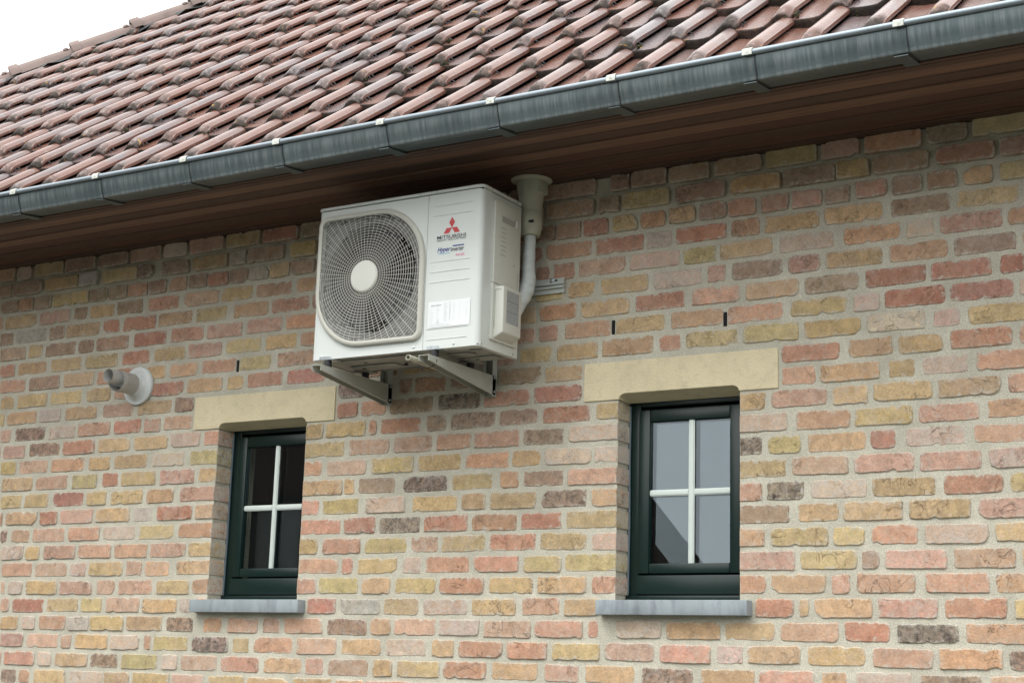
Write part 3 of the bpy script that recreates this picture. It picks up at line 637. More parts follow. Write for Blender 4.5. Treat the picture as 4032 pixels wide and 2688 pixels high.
# deck under the tiles
xl = HX0+(0-.10-HL0)/HS; xt = HX0+(LTOP-HL0)/HS
d = MB(); P = [rp(xl, -.02, -.03), rp(X1+.1, -.02, -.03), rp(X1+.1, LTOP, -.03), rp(xt, LTOP, -.03)]
yr = P[2][1]; Pb = [(xt, yr*2+1.36, P[0][2]), (X1+.1, yr*2+1.36, P[0][2]), (xl, yr*2+1.36, P[0][2])]
d.add(P+[Pb[2], Pb[1]], [(0, 1, 2, 3), (3, 2, 5, 4), (0, 3, 4), (1, 5, 2)])
roof = hp(d.build('roof', M_LEAD, recalc=False))
# one tile: pan on the left, roll on the right, thick lower edge
U = [(-.022, .010), (-.008, .009), (.012, .0045), (.032, .001), (.060, 0), (.085, .002), (.106, .009), (.121, .019), (.132, .032), (.142, .0445), (.153, .0525), (.165, .0555), (.177, .0540), (.188, .0480), (.1965, .0380)]
Vt = [0, .004, .014, .030, .048, .07, .14, .24, .34, .455]
TH = .043
def tile_geo(i, j, r, clipm=None):
    xo = TX0+(i-1)*PW+.004; lo = TL0+(j-1)*EX-.012
    dxj, dl, dn = r.uniform(-.0025, .0025), r.uniform(-.004, .004), r.uniform(-.0015, .002); rot = r.uniform(-.012, .012)
    tone = r.random(); soot = r.uniform(.55, 1.1)
    V = []; A = []; F = []
    nu, nv = len(U), len(Vt)
    for b, v in enumerate(Vt):
        lift = .043*(1-v/.455)
        for a_, (u, h) in enumerate(U):
            hh = h
            if v < .05:                        # the roll noses down and swells at its end
                t = (1-v/.05); hh = h*(1-.30*t*t)+.0*t; uu = u-(.010*t*t if .10 < u else 0)*(1 if u < .19 else 1)
                if u > .14: hh -= .004*t
            else: uu = u
            if u > .19 and v < .05: hh -= .006*(1-v/.05)
            nn = hh+lift+.004
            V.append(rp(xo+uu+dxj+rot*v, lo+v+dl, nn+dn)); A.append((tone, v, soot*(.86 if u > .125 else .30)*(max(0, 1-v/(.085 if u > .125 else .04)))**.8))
    for b in range(nv-1):
        for a_ in range(nu-1): k = b*nu+a_; F.append((k, k+1, k+nu+1, k+nu))
    base = len(V)                              # lower lip
    for s in range(3):
        off = (-.002, .35, 1.0)[s]
        for a_, (u, h) in enumerate(U):
            t = 1; hh = h*(.70)-(.004 if u > .14 else 0); uu = u-(.010 if .10 < u else 0)
            if u > .19: hh -= .006
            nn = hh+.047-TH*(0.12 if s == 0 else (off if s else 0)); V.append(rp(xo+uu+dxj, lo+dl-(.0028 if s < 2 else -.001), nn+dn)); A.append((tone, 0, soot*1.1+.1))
    for a_ in range(nu-1): F.append((a_+1, a_, base+a_, base+a_+1))
    for s in range(2):
        for a_ in range(nu-1): k = base+s*nu+a_; F.append((k+1, k, k+nu, k+nu+1))
    base2 = len(V)                             # right flank of the roll with its rib
    for b, v in enumerate(Vt):
        lift = .043*(1-v/.455); t = max(0, 1-v/.05); h = U[-1][1]*(1-.30*t*t)-.010*t; x_ = U[-1][0]-.010*t*t
        for (du, dh) in ((.0, .0), (.0030, -.0015), (.0045, -.0100), (.0015, -.0155), (-.022, -.0175)):
            V.append(rp(xo+x_+du+dxj+rot*v, lo+v+dl, max(h+dh, .002)+lift+.004+dn)); A.append((tone*.5, v, (1.2 if du < 0 else (soot*.9 if v < .02 else .15))))  # underside points take the dark value: painted shade of the gap
    for b in range(nv-1):
        for s in range(4): k = base2+b*5+s; F.append((k, k+1, k+6, k+5))
    return V, F, A
def tile_mesh(geos, name='roof_tile', cut=False):
    V = []; F = []; A = []
    for v, f, a in geos:
        n = len(V); V += v; F += [tuple(i+n for i in q) for q in f]; A += a
    me = bpy.data.meshes.new(name); me.from_pydata(V, [], F)
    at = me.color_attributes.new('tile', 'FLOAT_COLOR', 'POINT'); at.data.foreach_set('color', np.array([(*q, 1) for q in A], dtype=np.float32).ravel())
    if cut:
        bm = bmesh.new(); bm.from_mesh(me)
        p0 = Vector(rp(HX0, HL0, 0)); p1 = Vector(rp(HX0+1, hipL(HX0+1), 0)); dr = (p1-p0).normalized(); nn = dr.cross(Vector((0, -sa, ca))).normalized()
        # nn points down the slope / right of the hip
        if nn.dot(Vector(rp(0, 0, 0))-p0) < 0: nn = -nn
        bmesh.ops.bisect_plane(bm, geom=bm.verts[:]+bm.edges[:]+bm.faces[:], plane_co=p0+nn*.06, plane_no=nn, clear_inner=True)
        bm.to_mesh(me); bm.free()
    me.materials.append(M_TILE); me.polygons.foreach_set('use_smooth', [True]*len(me.polygons)); me.set_sharp_from_angle(angle=math.radians(50))
    return me
rt_ = random.Random(11); tiles = []
for j in range(0, 17):
    lo = TL0+(j-1)*EX
    for i in range(-44, 24):
        x1 = TX0+i*PW; x0_ = x1-PW
        if x1 > X1+.1 or x0_ < -13: continue
        if hipL(x1) < lo+.02: continue                      # wholly beyond the hip
        cut = hipL(x0_-.03) < lo+.50
        g_ = tile_geo(i, j, rt_)
        px = project(rp(x1-.08, lo+.03, .04)); vs_ = -60 < px[0] < 4092 and -120 < px[1] < 1100
        px2 = project(rp(x1-.08, lo+.38, .04)); vs_ = vs_ or (-60 < px2[0] < 4092 and -40 < px2[1] < 1100)
        tiles.append((vs_, px[2], g_, cut, i, j))
vt = sorted([t for t in tiles if t[0]], key=lambda t: t[1])
print('visible tiles', len(vt), 'all', len(tiles), 'bricks', len(vis), len(allb))
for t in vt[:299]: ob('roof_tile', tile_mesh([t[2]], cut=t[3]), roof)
rest = vt[299:]+[t for t in tiles if not t[0]]
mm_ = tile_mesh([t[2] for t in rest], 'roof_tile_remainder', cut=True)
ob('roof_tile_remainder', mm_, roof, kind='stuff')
# black hooks at the right of every roll nose
hk = MB(); ms = MB(); rh = random.Random(5)
for t in tiles:
    i, j = t[4], t[5]; x1 = TX0+i*PW; lo = TL0+(j-1)*EX-.012
    if hipL(x1) < lo+.15 or rh.random() < .07: continue
    for (dl, ln) in (((.058, .011), (.036, .004)) if rh.random() < .5 else ((.056, .011),)):
        a = rp(x1-.004, lo+dl, .060); b = rp(x1+ln+.004, lo+dl-.010, .044)
        c1 = Vector(a); c2 = Vector(b); c1 = c1+Vector((0, 0, .006)); c2 = c2+Vector((0, 0, .008)); hk.tube([c1, (c1+c2)/2+Vector((0, 0, .002)), c2], [.0030, .0027, .0008], 5)
hk.build('tile_hook', M_RUB, roof, kind='stuff')
# moss tufts stuck in some joints
for t in vt:
    if rh.random() < .17:
        i, j = t[4], t[5]; x1 = TX0+i*PW; lo = TL0+(j-1)*EX-.012; n_ = rh.randint(3, 9) if rh.random() < .8 else 30
        cx_, cl_ = rh.uniform(-.03, .015), rh.uniform(.0, .025)
        for q in range(n_):
            r0 = rh.uniform(.003, .0075); sp_ = .012 if n_ < 20 else .03
            p = Vector(rp(x1+cx_+rh.gauss(0, sp_*.6), lo+cl_+rh.gauss(0, sp_*.5), rh.uniform(.054, .068)))
            ico = [(0, 0, 1), (.9, 0, .4), (.28, .85, .4), (-.72, .53, .4), (-.72, -.53, .4), (.28, -.85, .4), (.72, .53, -.4), (-.28, .85, -.4), (-.9, 0, -.4), (-.28, -.85, -.4), (.72, -.53, -.4), (0, 0, -1)]
            ms.add([tuple(p+Vector(v)*r0*rh.uniform(.7, 1.3)) for v in ico], [(0,1,2),(0,2,3),(0,3,4),(0,4,5),(0,5,1),(1,6,2),(2,7,3),(3,8,4),(4,9,5),(5,10,1),(6,7,2),(7,8,3),(8,9,4),(9,10,5),(10,6,1),(11,7,6),(11,8,7),(11,9,8),(11,10,9),(11,6,10)])
ms.build('moss', M_MOSS, roof, kind='stuff')
# hip: black strip and overlapping hip tiles
h0 = Vector(rp(HX0, hipL(HX0), .0)); h1 = Vector(rp(HX0+1, hipL(HX0+1), .0)); hd = (h1-h0).normalized()
nrm = Vector((0, -sa, ca)); sd_ = hd.cross(nrm).normalized()
if sd_.dot(Vector((1, 0, 0))) < 0: sd_ = -sd_
upn = sd_.cross(hd).normalized(); upn = upn if upn.z > 0 else -upn
hz = (Vector((0, 0, 1))-hd*hd.z).normalized()
side = hd.cross(hz).normalized(); side = side if side.dot(sd_) > 0 else -side
HT = .44
def hpnt(s, a, b): return h0+hd*s+side*a+hz*b
bt = MB(); q_ = [hpnt(s_, a_, b_) for s_ in (-7.4, 4.2) for a_, b_ in ((-.09, -.14), (.075, -.14), (.06, .028), (-.08, .028))]
bt.add([tuple(v) for v in q_], [(0, 1, 2, 3), (4, 7, 6, 5), (0, 4, 5, 1), (1, 5, 6, 2), (2, 6, 7, 3), (3, 7, 4, 0)]); bt.build('hip_batten', M_LEAD, roof)
st = MB(); ns = 150
for k in range(ns+1):
    s = -7.4+k*(7.4+4.2)/ns; wv = .012*math.sin(k*1.9)+.012*rh.random()
    for (a, b) in ((-.10, .03), (.0, .085), (.09, .055), (.135+wv, .012+wv*.8)): st.v.append(tuple(hpnt(s, a, b-.01)))
for k in range(ns):
    for q in range(3): b = k*4+q; st.f.append((b, b+1, b+5, b+4))
st.build('hip_strip', M_LEAD, roof, smooth=True)
def hip_tile(s0, seed):
    r = random.Random(seed); m = MB(); n = 11
    sec = [(0, .126, .0), (.012, .130, .0), (.065, .127, -.001), (.070, .114, -.003), (.24, .108, -.005), (HT+.03, .100, -.012)]
    for (ds, rad, dz) in sec:
        for k in range(n):
            th = PI*(k/(n-1)); c, q = math.cos(th), math.sin(th)
            m.v.append(tuple(hpnt(s0+ds, rad*c*1.0, .036+dz+rad*.86*(q**.85))))
    for i in range(len(sec)-1):
        for k in range(n-1): a = i*n+k; m.f.append((a, a+1, a+n+1, a+n))
    b = len(m.v)
    for k in range(n):
        th = PI*(k/(n-1)); m.v.append(tuple(hpnt(s0+.001, .108*math.cos(th), .036+.108*.82*(math.sin(th)**.85))))
    for k in range(n-1): m.f.append((k+1, k, b+k, b+k+1))
    o = m.build('hip_tile', M_HIP, roof, smooth=True, angle=40, recalc=True)
    return o
HS0 = .083
for k in range(-14, 9): hip_tile(HS0+k*HT, k+40)
for k in range(-6, 9):        # little tabs near the head of each hip tile
    s = HS0+k*HT+HT-.055; m = MB()
    for a, b in ((.050, .110), (.086, .081)):
        for ss in (s, s+.035): m.v.append(tuple(hpnt(ss, a, b))); m.v.append(tuple(hpnt(ss, a+.003, b+.003)))
    m.f = [(0, 2, 6, 4), (1, 5, 7, 3), (0, 1, 3, 2), (4, 6, 7, 5), (0, 4, 5, 1), (2, 3, 7, 6)]
    m.build('hip_tab', M_WOOD2, roof)

# ================================================================== OUTDOOR UNIT
AX, AZ, AY = -3.9623, 1.2294, -.4500; AW, AH, AD = .80, .6346, .29
unit = empty('heat_pump_unit', (AX+AW/2, AY+AD/2, AZ), label='ivory outdoor air conditioning unit with round fan guard, on wall brackets under the eaves', category='air conditioner')
def up(o): o.parent = unit; o.matrix_parent_inverse = Matrix.Translation(-unit.location); return o
def A(x, z, y=0): return (AX+x, AY+y, AZ+z)
FCX, FCZ, FR = .2575, .3215, .228
# core behind the seams
m = MB(); m.box(AX+.552, AX+.792, AY+.01, AY+AD-.01, AZ+.01, AZ+.62); up(m.build('inner_chassis', M_FIN))
# front panel, left half, with the round fan opening
def panel_with_hole(x0, x1, z0, z1, loop, y, name, mt, depth=.02, inset=0):
    bm = bmesh.new(); o = [bm.verts.new(A(a, b, y)) for a, b in ((x0, z0), (x1, z0), (x1, z1), (x0, z1))]
    e = [bm.edges.new((o[i], o[(i+1) % 4])) for i in range(4)]
    n = len(loop); c = [bm.verts.new(A(p[0], p[1], y)) for p in loop]
    e += [bm.edges.new((c[i], c[(i+1) % n])) for i in range(n)]
    bmesh.ops.triangle_fill(bm, use_beauty=True, edges=e)
    ax_, az_ = sum(p[0] for p in loop)/n, sum(p[1] for p in loop)/n
    for f in list(bm.faces):
        if all(v in c for v in f.verts): bm.faces.remove(f)
    cc = [bm.verts.new(A(p[0], p[1], y+depth)) for p in loop]
    for k in range(n): bm.faces.new((c[k], c[(k+1) % n], cc[(k+1) % n], cc[k]))
    bmesh.ops.recalc_face_normals(bm, faces=bm.faces)
    me = bpy.data.meshes.new(name); bm.to_mesh(me); bm.free(); me.materials.append(mt); return me
RM = rrect(.026, .527, .054, .582, (.224, .032, .224, .032), 12)
RM = [p for i, p in enumerate(RM) if i == 0 or math.hypot(p[0]-RM[i-1][0], p[1]-RM[i-1][1]) > 1e-4]
up(ob('front_panel', panel_with_hole(.020, .5455, .0, .622, RM, 0, 'front_panel', M_AC)))
CI = [(FCX+FR*math.cos(2*PI*k/56), FCZ+FR*math.sin(2*PI*k/56)) for k in range(56)]
up(ob('inner_plate', panel_with_hole(.0215, .5440, .02, .605, CI, .021, 'inner_plate', M_FIN)))
# rounded left corner and side, and the right front panel wrapping round the corner
def wrap(x0, x1, rl, rr, yl, yr, z0, z1, name, th=.0):
    m = MB(); p = []
    if rl:
        p.append((x0, yl)); 
        for k in range(7): a = PI+PI/2*k/6; p.append((x0+rl+rl*math.cos(a), rl+rl*math.sin(a)))
    else: p.append((x0, .012)); p.append((x0, 0))
    if rr:
        for k in range(7): a = -PI/2+PI/2*k/6; p.append((x1-rr+rr*math.cos(a), rr+rr*math.sin(a)))
        p.append((x1, yr))
    else: p.append((x1, 0)); p.append((x1, .012))
    for (x, y) in p: m.v.append(A(x, z0, y)); m.v.append(A(x, z1, y))
    for i in range(len(p)-1): m.f.append((2*i, 2*i+2, 2*i+3, 2*i+1))
    n = len(p); m.f.append(tuple(2*i for i in range(n))); m.f.append(tuple(2*i+1 for i in range(n)))
    return up(m.build(name, M_AC, smooth=True, angle=50, recalc=True))
wrap(0, .0205, .020, 0, AD, AD, 0, .622, 'left_side_panel')
wrap(.5470, .80, 0, .024, .012, .062, 0, .622, 'right_front_panel')
m = MB(); m.box(AX+.775, AX+.7990, AY+.0635, AY+AD, AZ+.0, AZ+.622); side_p = up(m.build('right_side_panel', M_AC, bevel=.002))
m = MB(); m.box(AX+.02, AX+.55, AY+AD-.012, AY+AD, AZ, AZ+.62); up(m.build('rear_coil', M_FIN))
m = MB(); m.box(AX+.0215, AX+.553, AY+.10, AY+.115, AZ+.01, AZ+.61); up(m.build('fan_backing', M_DARK))
# top cover
m = MB(); m.prism([(AX+x, AY+y) for x, y in rrect(-.004, .804, -.004, AD+.004, (.022, .026, .02, .02), 6)], AZ+.6252, AZ+.6385, 'z')
tc_ = up(m.build('top_cover', M_AC, bevel=.0035, seg=2, angle=40))
m = MB(); m.box(AX+.004, AX+.796, AY+.004, AY+AD-.004, AZ+.6205, AZ+.626); up(m.build('cover_gap', M_DARK))
# shroud and fan
m = MB(); m.lathe([(FR-.001, .022), (FR-.006, .032), (FR-.014, .06), (FR-.012, .098)], (AX+FCX, AY, AZ+FCZ), 'y', 48); up(m.build('fan_shroud', M_FIN, smooth=True))
fan = MB()
for b in range(3):
    a0 = b*2*PI/3+.5; nr, na = 6, 7; base = len(fan.v)
    for i in range(nr+1):
        r = .045+(FR-.060)*i/nr
        for k in range(na+1):
            sw = .45*(i/nr); a = a0+sw+(k/na)*1.35; y = .045+.045*(k/na)+.006*math.sin(i/nr*PI)
            fan.v.append(A(FCX+r*math.cos(a), FCZ+r*math.sin(a), y))
    for i in range(nr):
        for k in range(na): q = base+i*(na+1)+k; fan.f.append((q, q+1, q+na+2, q+na+1))
fan.lathe([(.001, .03), (.045, .032), (.05, .04), (.05, .09)], (AX+FCX, AY, AZ+FCZ), 'y', 24)
up(fan.build('fan', M_FAN, smooth=True, angle=30))
# corners behind the guard: pale louvred sheet already there; guard frame
RO = rrect(.010, .5425, .0385, .5975, (.235, .042, .235, .042), 14); RI = rrect(.031, .5215, .0595, .5765, (.216, .028, .216, .028), 14)
m = MB(); n = len(RO)
def ringoff(P, d):
    out = []
    for i in range(n):
        a, b = P[(i-1) % n], P[(i+1) % n]; tx, tz = b[0]-a[0], b[1]-a[1]; l = math.hypot(tx, tz) or 1; out.append((P[i][0]-tz/l*d, P[i][1]+tx/l*d))
    return out
mid = [((a[0]*.80+b[0]*.20), (a[1]*.80+b[1]*.20)) for a, b in zip(RO, RI)]; mid2 = [((a[0]*.25+b[0]*.75), (a[1]*.25+b[1]*.75)) for a, b in zip(RO, RI)]
for P, y in ((RO, -.0005), (RO, -.007), (mid, -.0135), (mid2, -.0150), (RI, -.0125), (RI, -.002)): m.v += [A(a, b, y) for a, b in P]
for s in range(5):
    for i in range(n): j = (i+1) % n; m.f.append((s*n+i, s*n+j, (s+1)*n+j, (s+1)*n+i))
up(m.build('guard_frame', M_RING, smooth=True, angle=50))
# guard wires
def inside(x, z, P=RI):
    c = False; j = len(P)-1
    for i in range(len(P)):
        if (P[i][1] > z) != (P[j][1] > z) and x < (P[j][0]-P[i][0])*(z-P[i][1])/(P[j][1]-P[i][1])+P[i][0]: c = not c
        j = i
    return c
gw = MB(); NS = 60; rg = random.Random(2); gy = -.0105
def domed(r): return gy-.006*max(0, 1-(r/.26)**2)
rads = [.066+.0112*k for k in range(30)]
for k in range(NS):
    a = 2*PI*(k+.5)/NS; r = .062; 
    while inside(FCX+(r+.004)*math.cos(a), FCZ+(r+.004)*math.sin(a)): r += .004
    stop = r if (k % 2 == 0) else min(r, r)
    pts = [A(FCX+q*math.cos(a), FCZ+q*math.sin(a), domed(q)) for q in [.060+(stop-.060)*t/5 for t in range(6)]]
    gw.tube(pts, 0.00105, 4, caps=False)
NSEG = 120
for ri, r in enumerate(rads):
    for k in range(NSEG):
        a0, a1 = 2*PI*k/NSEG, 2*PI*(k+1)/NSEG; p0 = (FCX+r*math.cos(a0), FCZ+r*math.sin(a0)); p1 = (FCX+r*math.cos(a1), FCZ+r*math.sin(a1))
        if not (inside(*p0) and inside(*p1)): continue
        cell = k//2
        if r > .20 and ((cell*7+ri*3) % 11 == 0): continue
        gw.tube([A(*p0, domed(r)+.0012), A(*p1, domed(r)+.0012)], .00125, 4, caps=False)
up(gw.build('fan_guard', M_GUARD, smooth=True))
m = MB(); m.lathe([(.0655, 0), (.0660, -.003), (.064, -.0065), (.055, -.0085), (.0, -.0092)], (AX+FCX, AY+gy-.003, AZ+FCZ), 'y', 40); up(m.build('hub_cap', M_AC2, smooth=True, angle=60))
# pressed lines
for (x0, x1, z) in ((.567, .755, .573), (.567, .7545, .534), (.564, .751, .347), (.564, .750, .306), (.564, .750, .265), (.5595, .749, .080), (.5600, .748, .038)):
    m = MB(); m.prism([(AX+a, AZ+b) for a, b in rrect(x0, x1, z-.0016, z+.0016, .0015, 3)], AY+.001, AY-.0018, 'y'); up(m.build('pressed_line', M_AC, bevel=.0007, seg=1))
# printed marks
def text(s, x0, x1, z0, z1, mt, name, bold=0, shear=0, plane='front', dy=-.0012, rot=False):
    cu = bpy.data.curves.new('t', 'FONT'); cu.body = s; cu.size = 1; cu.offset = bold; cu.shear = shear; cu.extrude = 0
    to = bpy.data.objects.new('t', cu); COL.objects.link(to); dg = bpy.context.evaluated_depsgraph_get()
    me = bpy.data.meshes.new_from_object(to.evaluated_get(dg)); bpy.data.objects.remove(to); me.name = name
    co = np.empty(len(me.vertices)*3); me.vertices.foreach_get('co', co); co = co.reshape(-1, 3)
    mn, mxx = co.min(0), co.max(0); u = (co[:, 0]-mn[0])/(mxx[0]-mn[0]); v = (co[:, 1]-mn[1])/(mxx[1]-mn[1])
    if rot: u, v = v, 1-u
    X = x0+u*(x1-x0); Z = z0+v*(z1-z0)
    if plane == 'front': out = np.stack([AX+X, np.full_like(X, AY+dy), AZ+Z], 1)
    else: out = np.stack([np.full_like(X, AX+dy), AY+X, AZ+Z], 1)
    me.vertices.foreach_set('co', out.ravel()); me.materials.clear(); me.materials.append(mt)
    return up(ob(name, me))
def flat(poly, mt, name, dy=-.0012):
    m = MB(); m.add([A(a, b, dy) for a, b in poly], [tuple(range(len(poly)))]); return up(m.build(name, mt, recalc=False))
m = MB()
c0 = (.6610, .4785); hx, hz_ = .0135, .0215
m.add([A(c0[0], c0[1], -.0012), A(c0[0]+hx, c0[1]+hz_, -.0012), A(c0[0], c0[1]+2*hz_, -.0012), A(c0[0]-hx, c0[1]+hz_, -.0012)], [(0, 1, 2, 3)])
m.add([A(c0[0], c0[1], -.0012), A(c0[0]+.0245, c0[1], -.0012), A(c0[0]+.038, c0[1]-.0215, -.0012), A(c0[0]+.0130, c0[1]-.0215, -.0012)], [(0, 1, 2, 3)])
m.add([A(c0[0], c0[1], -.0012), A(c0[0]-.0245, c0[1], -.0012), A(c0[0]-.038, c0[1]-.0215, -.0012), A(c0[0]-.0130, c0[1]-.0215, -.0012)], [(0, 1, 2, 3)])
up(m.build('diamond_logo', M_RED, recalc=False))
text('MITSUBISHI', .5935, .7275, .4365, .4505, M_INK, 'lettering', bold=.008)
text('HEAVY INDUSTRIES', .5935, .7275, .4275, .4350, M_INK, 'lettering', bold=.0)
text('Hyper', .5975, .6585, .3795, .4035, M_NAVY, 'lettering', bold=.015, shear=.3)
text('Inverter', .6590, .7215, .3820, .4000, M_INK, 'lettering', bold=.008, shear=.3)
flat([(.670, .4010), (.7210, .4010), (.7195, .4055), (.6680, .4055)], M_NAVY, 'logo_bar', -.0016)
flat([(.5985, .3770), (.655, .3770), (.656, .3795), (.5995, .3795)], M_CYAN, 'logo_bar', -.0016)
text('R410A', .6845, .7250, .3600, .3710, M_PINK, 'lettering', bold=.012)
# rating plate
flat([(.5670, .0840), (.7600, .0840), (.7600, .1875), (.5670, .1875)], M_PAPER, 'rating_label', -.0022)
rm = MB(); rr_ = random.Random(9)
def bar(x0, x1, z, h=.0011): rm.add([A(x0, z, -.0028), A(x1, z, -.0028), A(x1, z+h, -.0028), A(x0, z+h, -.0028)], [(0, 1, 2, 3)])
for k in range(13): z = .158-k*.0048; bar(.573, .573+rr_.uniform(.008, .026), z, .0008); bar(.606, .606+rr_.uniform(.0, .018), z)
for k in range(17):
    z = .178-k*.0045; bar(.640, .640+rr_.uniform(.006, .020), z, .0009); bar(.664, .664+.007, z, .0016); bar(.683, .683+rr_.uniform(.003, .008), z, .0009); bar(.711, .711+rr_.uniform(.003, .006), z, .0009); bar(.740, .740+rr_.uniform(.002, .008), z, .0009)
for k in range(3): bar(.573, .6+rr_.uniform(.03, .14), .0885+k*.0042, .0009)
up(rm.build('label_print', M_FAINT, recalc=False))
text('MITSUBISHI', .588, .626, .1690, .1735, M_INK, 'lettering', dy=-.0028)
text('CE', .604, .619, .1000, .1075, M_FAINT, 'lettering', dy=-.0028)
m = MB(); q0 = (.5835, .1715)
for dx, dz in ((0, .0022), (-.0028, -.0015), (.0028, -.0015)): m.add([A(q0[0]+dx-.0016, q0[1]+dz, -.0028), A(q0[0]+dx, q0[1]+dz-.002, -.0028), A(q0[0]+dx+.0016, q0[1]+dz, -.0028), A(q0[0]+dx, q0[1]+dz+.002, -.0028)], [(0, 1, 2, 3)])
up(m.build('diamond_logo', M_INK, recalc=False))
# service panel and terminal cover on the right side
m = MB(); m.prism([(AY+a, AZ+b) for a, b in rrect(.078, .270, .262, .600, (.004, .01, .01, .022), 5)], AX+.798, AX+.8115, 'x')
up(m.build('service_panel', M_AC2, bevel=.003, angle=40))
m = MB(); m.prism([(AY+.126, AZ+.5165), (AY+.224, AZ+.5165), (AY+.224, AZ+.5405), (AY+.126, AZ+.5405)], AX+.8117, AX+.8130, 'x'); up(m.build('handle_recess', M_EMB))
m = MB(); m.box(AX+.8118, AX+.822, AY+.224, AY+.230, AZ+.515, AZ+.543); up(m.build('handle_lip', M_AC2, bevel=.001))
m = MB()
y0, y1, xo = .080, .268, .8115
# terminal cover: base plate plus the box stepping out towards the rear
base = [(.078, .036), (.268, .036), (.268, .261), (.078, .261)]
m.prism([(AY+a, AZ+b) for a, b in rrect(.074, .268, .036, .261, (.008, .01, .002, .004), 4)], AX+.798, AX+.8112, 'x'); up(m.build('cover_plate', M_AC2, bevel=.003, angle=40))
m = MB(); xo2 = .853
vv = [A(.805, .252, .088), A(xo2, .247, .088), A(xo2, .247, .224), A(.805, .252, .224), A(.805, .040, .088), A(xo2, .064, .088), A(xo2, .064, .224), A(.805, .040, .224)]
m.add(vv, [(0, 1, 2, 3), (4, 7, 6, 5), (0, 4, 5, 1), (1, 5, 6, 2), (2, 6, 7, 3), (3, 7, 4, 0)]); up(m.build('terminal_cover', M_AC2, bevel=.006, seg=3, angle=40))
m = MB(); m.box(AX+.8135, AX+.8155, AY+.0862, AY+.0882, AZ+.085, AZ+.235); m.box(AX+.8155, AX+.842, AY+.0862, AY+.0882, AZ+.2335, AZ+.2355); up(m.build('pocket_edge', M_EMB))
m = MB(); m.add([(AX+xo2+.0006, AY+.112, AZ+.105), (AX+xo2+.0006, AY+.200, AZ+.105), (AX+xo2+.0006, AY+.200, AZ+.232), (AX+xo2+.0006, AY+.112, AZ+.232)], [(0, 1, 2, 3)]); up(m.build('warning_label', M_GLAB, recalc=False))
m = MB()
for k in range(15):
    z = .224-k*.0082
    if k in (4, 9): continue
    q = .115; 
    while q < .186: w_ = rr_.uniform(.006, .03); m.add([(AX+xo2+.0010, AY+q, AZ+z), (AX+xo2+.0010, AY+min(q+w_, .197), AZ+z), (AX+xo2+.0010, AY+min(q+w_, .197), AZ+z+.0018), (AX+xo2+.0010, AY+q, AZ+z+.0018)], [(0, 1, 2, 3)]); q += w_+.004
up(m.build('label_print', M_FAINT, recalc=False))
m = MB()
for k in range(7): m.add([(AX+.8121, AY+.118+(k % 2)*.004, AZ+.490-k*.018), (AX+.8121, AY+.158, AZ+.490-k*.018), (AX+.8121, AY+.158, AZ+.4935-k*.018), (AX+.8121, AY+.118+(k % 2)*.004, AZ+.4935-k*.018)], [(0, 1, 2, 3)])
for k in range(9): m.add([(AX+.8121, AY+.245, AZ+.330-k*.0075), (AX+.8121, AY+.262-(k % 3)*.003, AZ+.330-k*.0075), (AX+.8121, AY+.262-(k % 3)*.003, AZ+.3322-k*.0075), (AX+.8121, AY+.245, AZ+.3322-k*.0075)], [(0, 1, 2, 3)])
up(m.build('moulded_marks', M_EMB, recalc=False))
for (x, z) in ((.508, .630), (.587, .631), (.504, .015), (.689, .014), (.052, .014), (.100, .630)):
    m = MB(); m.lathe([(.0046, 0), (.0042, -.0022), (.002, -.0032), (0, -.0034)], A(x, z, -.0035 if z > .6 else -.0002), 'y', 10); up(m.build('screw', M_STEEL, smooth=True))
for (y, z, xo_) in ((.020, .011, .8), (.255, .012, .799), (.222, .360, .8115), (.060, .630, .803), (.245, .630, .803)):
    m = MB(); m.lathe([(.0046, 0), (.0042, .0022), (.002, .0032), (0, .0034)], (AX+xo_, AY+y, AZ+z), 'x', 10); up(m.build('screw', M_STEEL, smooth=True))
# base pan with pressed relief
m = MB(); m.box(AX+.004, AX+.796, AY+.004, AY+AD-.004, AZ+.003, AZ+.010)
for (x0, x1, y0, y1) in ((.10, .50, .05, .13), (.07, .30, .16, .25), (.36, .52, .16, .26), (.58, .70, .10, .17), (.60, .76, .19, .26), (.715, .775, .06, .14)):
    m.prism([(AX+a, AY+b) for a, b in rrect(x0, x1, y0, y1, .02, 3)], AZ-.004, AZ+.0032, 'z')
up(m.build('base_pan', M_PAN, bevel=.0035, seg=2))
m = MB()
for (x, y) in ((.2, .10), (.33, .20), (.45, .22), (.12, .20), (.66, .22), (.56, .06), (.72, .10)): m.lathe([(.0, -.0052), (.008, -.0052), (.008, .002)], A(x, 0, y), 'z', 12)
up(m.build('drain_hole', M_RUB))
for fx in (.070, .5925):
    m = MB(); m.box(AX+fx-.045, AX+fx+.045, AY-.004, AY+.045, AZ-.0025, AZ+.0025); m.box(AX+fx-.024, AX+fx+.03, AY-.006, AY-.002, AZ-.002, AZ+.012); up(m.build('front_foot', M_STEEL, bevel=.001, seg=1))
    m = MB(); m.box(AX+fx-.045, AX+fx+.045, AY+AD-.045, AY+AD+.012, AZ-.0065, AZ-.0005); up(m.build('rear_foot', M_PAN, bevel=.001, seg=1))

